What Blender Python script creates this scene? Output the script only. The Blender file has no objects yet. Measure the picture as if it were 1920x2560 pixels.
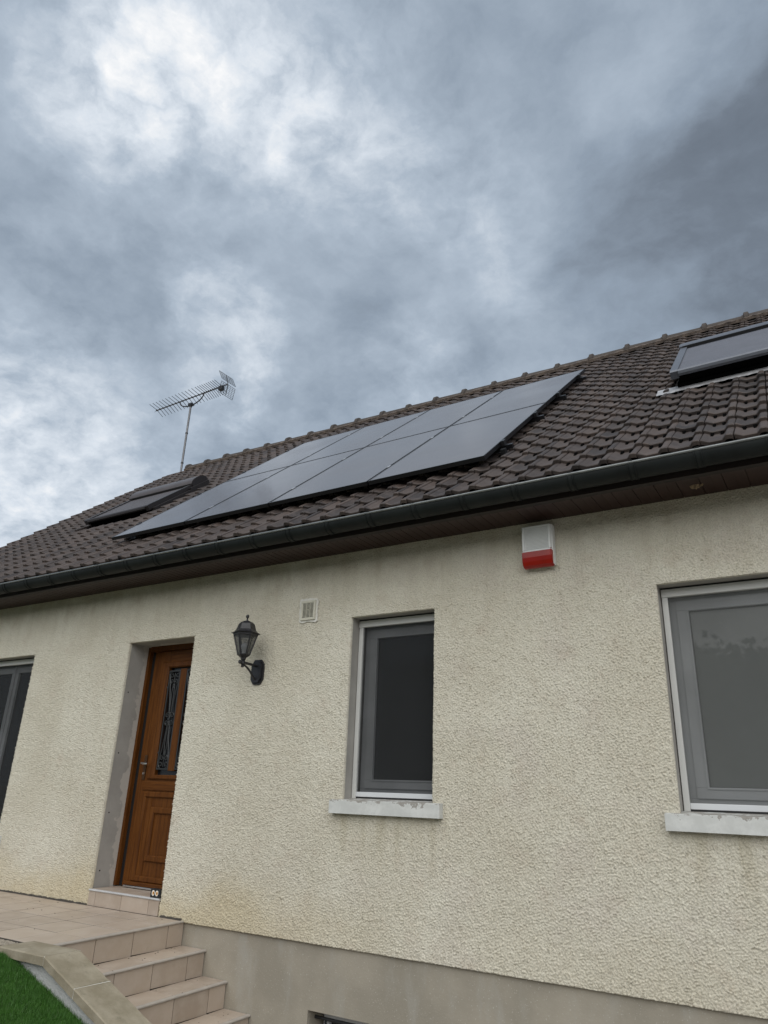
import bpy, bmesh, math, random
import numpy as np
from math import sin, cos, pi, radians
from mathutils import Matrix, Vector

random.seed(7)
RNG = np.random.default_rng(11)
scene = bpy.context.scene
col = scene.collection

# ------------------------------------------------------------------ camera, sky, sun, exposure
ZO = 1.653                      # height of the camera above the ground; all heights below are given from the camera's level
WALL_Y = 0.0                    # the rendered front wall stands in the plane y = 0
CAM = (0.0, -4.75, ZO)
F_PX = 1816.763                 # focal length in pixels of a 1920 x 2560 picture
yaw, pit, rol = radians(-32.37172744), radians(21.40249799), radians(-2.16076066)
_f = np.array([sin(yaw)*cos(pit), cos(yaw)*cos(pit), sin(pit)])
_r = np.array([cos(yaw), -sin(yaw), 0.0]); _d = np.cross(_f, _r)
CR = cos(rol)*_r + sin(rol)*_d
CD = -sin(rol)*_r + cos(rol)*_d
CF = _f
cd = bpy.data.cameras.new('camera'); cam = bpy.data.objects.new('camera', cd); col.objects.link(cam)
cd.sensor_fit = 'VERTICAL'; cd.sensor_height = 36.0; cd.lens = F_PX/2560*36.0
cd.clip_start = 0.05; cd.clip_end = 3000
cam.matrix_world = Matrix(((CR[0], -CD[0], -CF[0], CAM[0]), (CR[1], -CD[1], -CF[1], CAM[1]),
                           (CR[2], -CD[2], -CF[2], CAM[2]), (0, 0, 0, 1)))
scene.camera = cam

def ray_dir(u, v):
    d = CR*(u-960)/F_PX + CD*(v-1280)/F_PX + CF
    return d/np.linalg.norm(d)

scene.view_settings.view_transform = 'Standard'
scene.view_settings.look = 'None'
scene.view_settings.gamma = 1.0
scene.view_settings.use_curve_mapping = False
EXPOSURE = 1.0
scene.view_settings.exposure = EXPOSURE
scene.render.engine = 'CYCLES'
scene.cycles.use_denoising = True
scene.cycles.max_bounces = 8
scene.cycles.transparent_max_bounces = 12
scene.cycles.sample_clamp_indirect = 6

SUN_TRAVEL = Vector((-0.28, 0.78, -0.66)).normalized()
sl = bpy.data.lights.new('sun', 'SUN'); sun = bpy.data.objects.new('sun', sl); col.objects.link(sun)
sl.energy = 1.5; sl.angle = radians(90); sl.color = (1.0, 0.965, 0.91)
sun.rotation_euler = SUN_TRAVEL.to_track_quat('-Z', 'Y').to_euler()
sun.location = (-6, -12, 14)

world = bpy.data.worlds.new('World'); scene.world = world
world.use_nodes = True

class NT:
    """small helper that writes node trees"""
    def __init__(self, tree):
        self.t = tree; tree.nodes.clear()
    def n(self, typ, **kw):
        nd = self.t.nodes.new(typ)
        for k, v in kw.items(): setattr(nd, k, v)
        return nd
    def link(self, a, b): self.t.links.new(a, b)
    def put(self, sock, v):
        if isinstance(v, bpy.types.NodeSocket): self.link(v, sock)
        else: sock.default_value = v
    def math(self, op, a, b=0.0, c=None, clamp=False):
        nd = self.n('ShaderNodeMath', operation=op); nd.use_clamp = clamp
        self.put(nd.inputs[0], a); self.put(nd.inputs[1], b)
        if c is not None: self.put(nd.inputs[2], c)
        return nd.outputs[0]
    def vmath(self, op, a, b=(0, 0, 0), out=0):
        nd = self.n('ShaderNodeVectorMath', operation=op)
        self.put(nd.inputs[0], a); self.put(nd.inputs[1], b)
        return nd.outputs[out]
    def noise(self, vec, scale, detail=6, rough=0.55, dist=0.0, color=False):
        nd = self.n('ShaderNodeTexNoise')
        if vec is not None: self.link(vec, nd.inputs['Vector'])
        nd.inputs['Scale'].default_value = scale; nd.inputs['Detail'].default_value = detail
        nd.inputs['Roughness'].default_value = rough; nd.inputs['Distortion'].default_value = dist
        return nd.outputs['Color' if color else 'Fac']
    def ramp(self, fac, stops, interp='LINEAR'):
        nd = self.n('ShaderNodeValToRGB'); cr = nd.color_ramp; cr.interpolation = interp
        while len(cr.elements) < len(stops): cr.elements.new(0.5)
        for e, (p, c) in zip(cr.elements, stops):
            e.position = p; e.color = (c, c, c, 1) if isinstance(c, (int, float)) else (*c, 1)
        self.link(fac, nd.inputs[0]); return nd.outputs[0]
    def mix(self, fac, a, b, blend='MIX'):
        nd = self.n('ShaderNodeMix', data_type='RGBA', blend_type=blend)
        self.put(nd.inputs[0], fac)
        for s, v in ((nd.inputs[6], a), (nd.inputs[7], b)):
            if isinstance(v, (tuple, list)): s.default_value = (*v[:3], 1)
            else: self.put(s, v)
        return nd.outputs[2]
    def maprange(self, v, a, b, c=0.0, d=1.0, smooth=True):
        nd = self.n('ShaderNodeMapRange'); nd.interpolation_type = 'SMOOTHSTEP' if smooth else 'LINEAR'
        self.put(nd.inputs[0], v)
        for i, x in enumerate((a, b, c, d)): nd.inputs[i+1].default_value = x
        return nd.outputs[0]

SKY_STRENGTH = 0.1
w = NT(world.node_tree)
sky = w.n('ShaderNodeTexSky'); sky.sky_type = 'NISHITA'; sky.sun_disc = False
to_sun = -SUN_TRAVEL
sky.sun_elevation = math.asin(to_sun.z); sky.sun_rotation = math.atan2(to_sun.x, to_sun.y)
tc = w.n('ShaderNodeTexCoord')
dirv = tc.outputs['Generated']
sep = w.n('ShaderNodeSeparateXYZ'); w.link(dirv, sep.inputs[0])
zc = w.math('MAXIMUM', sep.outputs[2], 0.0)
den = w.math('ADD', zc, 0.45)
comb = w.n('ShaderNodeCombineXYZ')
w.link(w.math('DIVIDE', sep.outputs[0], den), comb.inputs[0])
w.link(w.math('DIVIDE', sep.outputs[1], den), comb.inputs[1])
w.link(w.math('MULTIPLY', sep.outputs[2], 0.6), comb.inputs[2])
cp = comb.outputs[0]
warp = w.vmath('SUBTRACT', w.noise(cp, 2.6, 8, 0.62, color=True), (0.5, 0.5, 0.5))
warped = w.vmath('ADD', cp, w.vmath('MULTIPLY', warp, (0.13, 0.13, 0.13)))
n_big = w.noise(warped, 1.3, 4, 0.5)
n_mid = w.noise(warped, 6.2, 9, 0.58)
n_fine = w.noise(warped, 21.0, 8, 0.60)
v = w.math('MULTIPLY', w.math('SUBTRACT', n_big, 0.5), 0.28)
v = w.math('ADD', v, w.math('MULTIPLY', w.math('SUBTRACT', n_mid, 0.5), 0.36))
# thin and thick places of the cloud sheet (direction, angular radius, how much thinner)
dwarp = w.vmath('NORMALIZE', w.vmath('ADD', dirv, w.vmath('MULTIPLY', warp, (0.24, 0.24, 0.24))))
THIN = [  # pixel in the photograph's frame, radius in degrees, brightness
    (347, 174, 5, 0.13), (648, 255, 4.5, 0.12), (266, 290, 4.5, 0.10), (380, 23, 5, 0.10), (463, 174, 16, 0.10), (800, 180, 6, 0.05), (430, 330, 4, 0.06), (560, 120, 4, 0.06), (46, 243, 4, 0.06), (10, 300, 5, -0.08),
    (1713, 70, 6, 0.12), (1910, 260, 13, -0.17), (1850, 648, 11, -0.13), (324, 602, 8, -0.03), (764, 800, 8, -0.06), (290, 984, 8, -0.07), (1000, 620, 12, 0.03),
    (544, 880, 5, 0.19), (23, 1230, 13, 0.22), (35, 1076, 7, 0.08), (1041, 960, 5, 0.10), (845, 393, 6, 0.06), (1088, 428, 5, 0.06), (1500, 575, 9, 0.09),
    (1350, 850, 9, -0.03), (700, 1000, 6, 0.05)]
blobs = None
for (pu, pv, rad, amp) in THIN:
    d0 = ray_dir(pu, pv)
    dt = w.vmath('DOT_PRODUCT', dwarp, tuple(d0), out=1)
    b = w.math('MULTIPLY', w.maprange(dt, cos(radians(rad*1.3)), 1.0), amp)
    blobs = b if blobs is None else w.math('ADD', blobs, b)
v = w.math('ADD', v, blobs)
famp = w.math('ADD', 0.16, w.math('MULTIPLY', w.math('MAXIMUM', blobs, 0.0), 1.9))
v = w.math('ADD', v, w.math('MULTIPLY', w.math('SUBTRACT', n_fine, 0.5), famp))
v = w.math('ADD', v, 0.492)
cloud = w.ramp(v, [(0.0, (0.06, 0.072, 0.09)), (0.30, (0.175, 0.210, 0.258)), (0.45, (0.288, 0.350, 0.428)),
                   (0.60, (0.432, 0.506, 0.596)), (0.80, (0.72, 0.78, 0.85)), (1.0, (1.0, 1.0, 1.0))])
gain = 1.0/(SKY_STRENGTH*2**EXPOSURE)
cloud = w.vmath('MULTIPLY', cloud, (gain, gain, gain))
skymix = w.mix(0.975, sky.outputs[0], cloud)
bg = w.n('ShaderNodeBackground'); bg.inputs['Strength'].default_value = SKY_STRENGTH
w.link(skymix, bg.inputs['Color'])
wo = w.n('ShaderNodeOutputWorld'); w.link(bg.outputs[0], wo.inputs[0])

# ------------------------------------------------------------------ materials
def mat(name, base, rough=0.6, var=0.0, vscale=4.0, bump=0.0, bscale=60.0, bdist=0.004, metal=0.0, spec=0.5, detail=6, tint=None, coords='pos'):
    m = bpy.data.materials.new(name); m.use_nodes = True
    t = NT(m.node_tree)
    out = t.n('ShaderNodeOutputMaterial'); p = t.n('ShaderNodeBsdfPrincipled'); t.link(p.outputs[0], out.inputs[0])
    p.inputs['Roughness'].default_value = rough; p.inputs['Metallic'].default_value = metal
    p.inputs['Specular IOR Level'].default_value = spec
    if coords == 'pos':
        pos = t.n('ShaderNodeNewGeometry').outputs['Position']
    else:
        pos = t.n('ShaderNodeTexCoord').outputs['Object']
    c = None
    if var > 0:
        f = t.noise(pos, vscale, detail, 0.6)
        hi = tuple(min(1, x*(1+var)) for x in base); lo = tuple(x*(1-var) for x in base)
        if tint: lo = tint
        c = t.mix(t.maprange(f, 0.3, 0.7, smooth=False), lo, hi)
        t.link(c, p.inputs['Base Color'])
    else:
        p.inputs['Base Color'].default_value = (*base, 1)
    if bump > 0:
        b = t.n('ShaderNodeBump'); b.inputs['Strength'].default_value = bump; b.inputs['Distance'].default_value = bdist
        t.link(t.noise(pos, bscale, 4, 0.6), b.inputs['Height']); t.link(b.outputs[0], p.inputs['Normal'])
    m['_p'] = 1
    return m, t, p, pos, c

M = {}
def simple(key, *a, **k): M[key] = mat(key, *a, **k)[0]

# rough cast render
m, t, p, pos, c = mat('rough_render', (0.60, 0.555, 0.44), 0.92, spec=0.2)
big = t.noise(pos, 1.1, 5, 0.6); midn = t.noise(pos, 5.5, 5, 0.65)
c = t.mix(t.maprange(big, 0.35, 0.68), (0.655, 0.618, 0.512), (0.735, 0.705, 0.602))
c = t.mix(t.maprange(midn, 0.5, 0.75, 0, 0.5), c, (0.590, 0.520, 0.425))
sp = t.n('ShaderNodeSeparateXYZ'); t.link(pos, sp.inputs[0])
# old damp stain in a ragged band along the top and splash dirt at the foot
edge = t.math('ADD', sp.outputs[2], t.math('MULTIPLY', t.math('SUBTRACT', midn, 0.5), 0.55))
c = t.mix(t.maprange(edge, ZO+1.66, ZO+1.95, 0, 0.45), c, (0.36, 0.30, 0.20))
foot = t.math('ADD', sp.outputs[2], t.math('MULTIPLY', t.math('SUBTRACT', big, 0.5), 0.7))
c = t.mix(t.math('MULTIPLY', t.maprange(foot, ZO-0.95, ZO-0.55, 0.55, 0.0), t.maprange(sp.outputs[0], -4.6, -2.6, 1.0, 0.12)), c, (0.60, 0.50, 0.30))
rose = t.noise(pos, 2.3, 5, 0.6)
c = t.mix(t.math('MULTIPLY', t.maprange(rose, 0.48, 0.66, 0, 0.30), t.maprange(sp.outputs[0], -4.5, -1.0, 0.25, 1.0)), c, (0.565, 0.500, 0.445))
def band(sock, a, b, e=0.10): return t.math('MULTIPLY', t.maprange(sock, a-e, a+e), t.maprange(sock, b-e, b+e, 1.0, 0.0))
mp = t.n('ShaderNodeMapping'); mp.inputs['Scale'].default_value = (9, 1, 0.8); t.link(pos, mp.inputs[0])
run = t.maprange(t.noise(mp.outputs[0], 1.0, 5, 0.65), 0.38, 0.68)
under = t.math('ADD', band(sp.outputs[0], -3.36, -2.45), band(sp.outputs[0], -0.99, 0.40))
drop = t.maprange(sp.outputs[2], ZO-0.62, ZO-0.14)
below = t.maprange(sp.outputs[2], ZO-0.13, ZO-0.11, 1.0, 0.0)
stain = t.math('MULTIPLY', t.math('MULTIPLY', under, run), t.math('MULTIPLY', drop, below))
c = t.mix(t.math('MULTIPLY', stain, 0.5), c, (0.44, 0.395, 0.28))
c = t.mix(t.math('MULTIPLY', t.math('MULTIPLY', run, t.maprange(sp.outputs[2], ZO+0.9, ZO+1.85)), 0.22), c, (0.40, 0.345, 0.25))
fine = t.noise(pos, 150, 4, 0.65)
c = t.mix(t.maprange(fine, 0.32, 0.55, 0.5, 0.0), c, (0.27, 0.245, 0.190))
t.link(c, p.inputs['Base Color'])
b = t.n('ShaderNodeBump'); b.inputs['Strength'].default_value = 0.8; b.inputs['Distance'].default_value = 0.006
t.link(t.noise(pos, 130, 4, 0.65), b.inputs['Height']); t.link(b.outputs[0], p.inputs['Normal'])
M['render'] = m

# smooth cement of the plinth, stained
m, t, p, pos, c = mat('plinth_cement', (0.36, 0.33, 0.27), 0.85, spec=0.3)
sc = t.n('ShaderNodeMapping'); sc.inputs['Scale'].default_value = (1, 1, 0.28); t.link(pos, sc.inputs[0])
streak = t.noise(sc.outputs[0], 5.5, 6, 0.62)
blot = t.noise(pos, 1.7, 5, 0.6)
c = t.mix(t.maprange(blot, 0.35, 0.68), (0.285, 0.260, 0.212), (0.355, 0.322, 0.264))
c = t.mix(t.maprange(streak, 0.5, 0.72, 0, 0.55), c, (0.37, 0.36, 0.325))
speck = t.noise(pos, 120, 2, 0.5)
c = t.mix(t.maprange(speck, 0.66, 0.72, 0, 0.5), c, (0.56, 0.54, 0.48))
t.link(c, p.inputs['Base Color'])
b = t.n('ShaderNodeBump'); b.inputs['Strength'].default_value = 0.35; b.inputs['Distance'].default_value = 0.004
t.link(t.noise(pos, 70, 5, 0.6), b.inputs['Height']); t.link(b.outputs[0], p.inputs['Normal'])
M['plinth'] = m

# trowelled cement in the openings, with an unpainted edge strip
m, t, p, pos, c = mat('reveal_cement', (0.33, 0.315, 0.29), 0.85, spec=0.3)
sp = t.n('ShaderNodeSeparateXYZ'); t.link(pos, sp.inputs[0])
rag = t.noise(pos, 6.0, 6, 0.6)
c = t.mix(t.maprange(t.noise(pos, 3, 5, 0.6), 0.3, 0.7), (0.345, 0.330, 0.305), (0.425, 0.410, 0.380))
edge = t.math('ADD', sp.outputs[1], t.math('MULTIPLY', t.math('SUBTRACT', rag, 0.5), 0.34))
c = t.mix(t.maprange(edge, 0.185, 0.195, 0, 0.8), c, (0.55, 0.52, 0.47))
t.link(c, p.inputs['Base Color'])
b = t.n('ShaderNodeBump'); b.inputs['Strength'].default_value = 0.5; b.inputs['Distance'].default_value = 0.004
t.link(t.noise(pos, 45, 5, 0.65), b.inputs['Height']); t.link(b.outputs[0], p.inputs['Normal'])
M['reveal'] = m

# concrete roof tile: every tile its own tone, lichen and soot
PITCH = radians(39.24)
K = 0.96
E_Y, E_Z = CAM[1]+4.30*K, 2.0*K
TW, TG = 0.1905*K, 0.262*K
S0 = 0.164*K; X0 = -0.314*K
m, t, p, pos, c = mat('roof_tile_concrete', (0.07, 0.055, 0.05), 0.62, spec=0.45)
sp = t.n('ShaderNodeSeparateXYZ'); t.link(pos, sp.inputs[0])
s_ = t.math('DIVIDE', t.math('SUBTRACT', sp.outputs[1], E_Y), cos(PITCH))
ci = t.math('FLOOR', t.math('DIVIDE', t.math('SUBTRACT', sp.outputs[0], X0), TW))
si = t.math('FLOOR', t.math('DIVIDE', t.math('SUBTRACT', s_, S0), TG))
cc = t.n('ShaderNodeCombineXYZ'); t.link(ci, cc.inputs[0]); t.link(si, cc.inputs[1])
wn = t.n('ShaderNodeTexWhiteNoise'); wn.noise_dimensions = '2D'; t.link(cc.outputs[0], wn.inputs['Vector'])
c = t.mix(wn.outputs['Value'], (0.025, 0.019, 0.018), (0.078, 0.057, 0.048))
blot = t.noise(pos, 7, 6, 0.65)
c = t.mix(t.maprange(blot, 0.42, 0.72, 0, 0.6), c, (0.092, 0.072, 0.063))
moss = t.noise(pos, 34, 5, 0.7)
c = t.mix(t.maprange(moss, 0.62, 0.74, 0, 0.55), c, (0.14, 0.125, 0.10))
c = t.mix(t.maprange(t.noise(pos, 3, 5, 0.6), 0.5, 0.7, 0, 0.4), c, (0.035, 0.030, 0.029))
t.link(c, p.inputs['Base Color'])
b = t.n('ShaderNodeBump'); b.inputs['Strength'].default_value = 0.3; b.inputs['Distance'].default_value = 0.003
t.link(t.noise(pos, 140, 4, 0.6), b.inputs['Height']); t.link(b.outputs[0], p.inputs['Normal'])
M['tile'] = m

simple('ridge', (0.034, 0.027, 0.024), 0.8, var=0.35, vscale=9, bump=0.4, bscale=90, tint=(0.065, 0.055, 0.047))
simple('mortar', (0.085, 0.066, 0.053), 0.9, var=0.9, vscale=13, bump=0.8, bscale=60, bdist=0.01, tint=(0.040, 0.032, 0.028))
simple('shade_black', (0.004, 0.004, 0.004), 1.0, spec=0.0)  # black put in for shade in holes, tile hollows and under the shutters
simple('underlay', (0.02, 0.018, 0.017), 0.9)
simple('zinc', (0.013, 0.016, 0.016), 0.55, spec=0.25, var=0.3, vscale=5, metal=0.1, bump=0.1, bscale=14)
simple('zinc_edge', (0.20, 0.213, 0.213), 0.38, var=0.25, vscale=12, metal=0.5)
simple('soffit', (0.032, 0.014, 0.011), 0.5, var=0.12, vscale=6)
simple('fascia', (0.013, 0.007, 0.006), 0.6, var=0.12, vscale=5)
simple('white_paint', (0.74, 0.75, 0.74), 0.5, var=0.05, vscale=8)
simple('white_pvc', (0.64, 0.66, 0.68), 0.32, var=0.03, vscale=6)
simple('cassette', (0.60, 0.605, 0.585), 0.4, var=0.04, vscale=6)
simple('seal', (0.012, 0.012, 0.013), 0.5)
simple('black_metal', (0.016, 0.017, 0.019), 0.38, var=0.2, vscale=14, bump=0.15, bscale=80, bdist=0.002)
simple('lamp_iron', (0.018, 0.018, 0.021), 0.42, var=0.3, vscale=25, bump=0.3, bscale=90, bdist=0.002)
simple('black_frame', (0.010, 0.010, 0.012), 0.35)
simple('alu', (0.55, 0.55, 0.56), 0.35, metal=0.8, var=0.08, vscale=10)
simple('mast_steel', (0.16, 0.16, 0.165), 0.45, metal=0.7, var=0.25, vscale=6)
simple('aerial_alu', (0.030, 0.032, 0.034), 0.5, metal=0.3, var=0.2, vscale=20)
simple('shutter_grey', (0.115, 0.122, 0.146), 0.45, var=0.08, vscale=7, metal=0.2)
simple('shutter_rail', (0.125, 0.136, 0.160), 0.38, var=0.08, vscale=7, metal=0.4)
simple('shutter_brown', (0.090, 0.077, 0.076), 0.35, var=0.1, vscale=7, metal=0.3)
simple('shutter_brown_dark', (0.035, 0.031, 0.032), 0.42, var=0.1, vscale=7, metal=0.3)
simple('lead', (0.40, 0.40, 0.41), 0.5, var=0.4, vscale=14, metal=0.3, bump=0.5, bscale=25, bdist=0.01)
simple('siren_white', (0.80, 0.81, 0.80), 0.4, var=0.04, vscale=9)
simple('siren_red', (0.30, 0.008, 0.003), 0.3, var=0.15, vscale=9)
simple('vent_cream', (0.60, 0.58, 0.48), 0.5, var=0.06, vscale=20)
simple('filler', (0.70, 0.685, 0.63), 0.85, var=0.12, vscale=22, bump=0.5, bscale=70)
simple('dark_hole', (0.012, 0.011, 0.010), 0.9)
simple('iron_light', (0.055, 0.058, 0.060), 0.4, metal=0.5)
simple('chrome', (0.75, 0.75, 0.76), 0.18, metal=1.0)
simple('bronze', (0.10, 0.055, 0.03), 0.35, metal=0.6)
simple('gravel', (0.36, 0.32, 0.26), 0.9, var=0.4, vscale=60, bump=1.0, bscale=85, bdist=0.012, detail=4)
simple('grout', (0.055, 0.048, 0.040), 0.9, var=0.2, vscale=20)
simple('white_render', (0.50, 0.51, 0.50), 0.9, var=0.1, vscale=4, bump=1.0, bscale=85, bdist=0.008)
simple('soil', (0.055, 0.085, 0.028), 0.95, var=0.35, vscale=8)
simple('paving', (0.30, 0.28, 0.25), 0.9, var=0.2, vscale=3, bump=0.4, bscale=60)
simple('eye_white', (0.80, 0.78, 0.72), 0.4)
simple('eye_orange', (0.72, 0.33, 0.04), 0.4)
simple('nest_mud', (0.23, 0.17, 0.105), 0.95, var=0.4, vscale=60, bump=1, bscale=90)
simple('nosing', (0.40, 0.365, 0.325), 0.5, var=0.12, vscale=12)
simple('trim_grey', (0.50, 0.50, 0.50), 0.45, var=0.08, vscale=12)
simple('debris', (0.035, 0.026, 0.018), 0.9)

# beige ceramic tile: per-piece tone from the object, cloudy print
m, t, p, pos, c = mat('beige_tile', (0.5, 0.43, 0.35), 0.42, spec=0.4)
oi = t.n('ShaderNodeObjectInfo')
c = t.mix(oi.outputs['Random'], (0.365, 0.298, 0.238), (0.470, 0.388, 0.312))
c = t.mix(t.maprange(t.noise(pos, 6, 6, 0.6), 0.35, 0.7, 0, 0.55), c, (0.52, 0.45, 0.385))
c = t.mix(t.maprange(t.noise(pos, 16, 6, 0.7), 0.56, 0.76, 0, 0.42), c, (0.33, 0.275, 0.22))
c = t.mix(t.maprange(t.noise(pos, 75, 3, 0.6), 0.68, 0.76, 0, 0.5), c, (0.25, 0.20, 0.15))
t.link(c, p.inputs['Base Color'])
M['beige'] = m

# weathered stone coping
m, t, p, pos, c = mat('coping_stone', (0.33, 0.29, 0.21), 0.88, spec=0.25)
c = t.mix(t.maprange(t.noise(pos, 5, 6, 0.65), 0.33, 0.68), (0.245, 0.213, 0.150), (0.365, 0.325, 0.248))
c = t.mix(t.maprange(t.noise(pos, 11, 6, 0.7), 0.55, 0.75, 0, 0.6), c, (0.165, 0.150, 0.105))
c = t.mix(t.maprange(t.noise(pos, 90, 3, 0.6), 0.62, 0.72, 0, 0.35), c, (0.45, 0.41, 0.33))
t.link(c, p.inputs['Base Color'])
b = t.n('ShaderNodeBump'); b.inputs['Strength'].default_value = 0.4; b.inputs['Distance'].default_value = 0.004
t.link(t.noise(pos, 60, 6, 0.65), b.inputs['Height']); t.link(b.outputs[0], p.inputs['Normal'])
M['coping'] = m

# peeling white paint over grey concrete: paint lost along the upper edge
m, t, p, pos, c = mat('peeling_paint', (0.7, 0.71, 0.69), 0.6)
sp = t.n('ShaderNodeSeparateXYZ'); t.link(pos, sp.inputs[0])
ed = t.math('ADD', sp.outputs[2], t.math('MULTIPLY', t.math('SUBTRACT', t.noise(pos, 9, 7, 0.72), 0.5), 0.26))
msk = t.maprange(ed, ZO-0.031, ZO-0.028)
c0 = t.mix(t.maprange(t.noise(pos, 9, 6, 0.65), 0.4, 0.7), (0.55, 0.56, 0.54), (0.66, 0.67, 0.65))
c1 = t.mix(t.noise(pos, 40, 4, 0.6), (0.27, 0.255, 0.23), (0.38, 0.36, 0.33))
t.link(t.mix(msk, c0, c1), p.inputs['Base Color'])
b = t.n('ShaderNodeBump'); b.inputs['Strength'].default_value = 0.6; b.inputs['Distance'].default_value = 0.003
t.link(t.math('ADD', t.math('MULTIPLY', msk, -0.6), t.math('MULTIPLY', t.noise(pos, 55, 4, 0.6), 0.4)), b.inputs['Height'])
t.link(b.outputs[0], p.inputs['Normal'])
M['peel'] = m

# golden oak grain, running up the door or across it
def oak(key, across):
    m, t, p, pos, c = mat(key, (0.2, 0.08, 0.02), 0.46, spec=0.18)
    mp = t.n('ShaderNodeMapping'); mp.inputs['Scale'].default_value = (1.2, 20, 22) if across else (22, 20, 1.2); t.link(pos, mp.inputs[0])
    g = t.noise(mp.outputs[0], 2.2, 6, 0.65, 0.8)
    g2 = t.noise(mp.outputs[0], 7.0, 4, 0.6)
    c = t.mix(t.maprange(g, 0.3, 0.7), (0.070, 0.022, 0.004), (0.140, 0.050, 0.0095))
    c = t.mix(t.maprange(g2, 0.55, 0.72, 0, 0.6), c, (0.07, 0.023, 0.005))
    t.link(c, p.inputs['Base Color']); M[key] = m
oak('oak', False); oak('oak_across', True)

# solar glass: almost black cells under slightly textured glass
m, t, p, pos, c = mat('solar_glass', (0.010, 0.010, 0.014), 0.10, spec=0.9)
t.link(t.maprange(t.noise(pos, 1.3, 5, 0.6), 0.3, 0.7, 0.12, 0.20), p.inputs['Roughness'])
c = t.mix(t.maprange(t.noise(pos, 2.2, 6, 0.65), 0.45, 0.75), (0.056, 0.044, 0.045), (0.072, 0.060, 0.060))
t.link(c, p.inputs['Base Color'])
M['solar'] = m

# window glass over a dark room
m, t, p, pos, c = mat('dark_glass', (0.020, 0.0205, 0.0195), 0.02, spec=0.5)
b = t.n('ShaderNodeBump'); b.inputs['Strength'].default_value = 0.02; b.inputs['Distance'].default_value = 0.01
t.link(t.noise(pos, 2.5, 2, 0.5), b.inputs['Height']); t.link(b.outputs[0], p.inputs['Normal'])
M['glass'] = m
m, t, p, pos, c = mat('pale_glass', (0.23, 0.245, 0.235), 0.02, spec=0.8)  # pale base colour: sheer curtains, plus reflected light put into the pane
M['glass_pale'] = m
simple('door_glass', (0.014, 0.015, 0.017), 0.22)

# frosted lamp glass
m, t, p, pos, c = mat('lamp_glass', (0.30, 0.31, 0.31), 0.35)
p.inputs['Alpha'].default_value = 0.62
p.inputs['Base Color'].default_value = (0.075, 0.078, 0.08, 1)
M['lamp_glass'] = m

# insect screens: fine gauze one can see through
def gauze(key, colour, share):
    m = bpy.data.materials.new(key); m.use_nodes = True
    t = NT(m.node_tree)
    out = t.n('ShaderNodeOutputMaterial'); mx = t.n('ShaderNodeMixShader'); tr = t.n('ShaderNodeBsdfTransparent')
    df = t.n('ShaderNodeBsdfDiffuse'); df.inputs['Color'].default_value = (*colour, 1)
    pos = t.n('ShaderNodeNewGeometry').outputs['Position']
    t.link(t.maprange(t.noise(pos, 3.0, 3, 0.5), 0.3, 0.7, share-0.04, share+0.04), mx.inputs[0])
    t.link(tr.outputs[0], mx.inputs[1]); t.link(df.outputs[0], mx.inputs[2]); t.link(mx.outputs[0], out.inputs[0])
    M[key] = m
gauze('gauze', (0.040, 0.042, 0.044), 0.62); gauze('gauze_grey', (0.125, 0.130, 0.128), 0.56)

# turf
m, t, p, pos, c = mat('grass_blade', (0.03, 0.1, 0.012), 0.55)
c = t.mix(t.noise(pos, 14, 4, 0.6), (0.026, 0.092, 0.010), (0.075, 0.205, 0.026))
t.link(c, p.inputs['Base Color'])
M['grass'] = m
m, t, p, pos, c = mat('tree_leaf', (0.05, 0.08, 0.03), 0.6)
c = t.mix(t.noise(pos, 0.8, 4, 0.6), (0.055, 0.080, 0.036), (0.100, 0.135, 0.065))
t.link(c, p.inputs['Base Color'])
M['leaf'] = m

# ------------------------------------------------------------------ builders
def world_origin(o):
    v = Vector((0, 0, 0))
    while o is not None:
        v += Vector(o.location); o = o.parent
    return v

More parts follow.
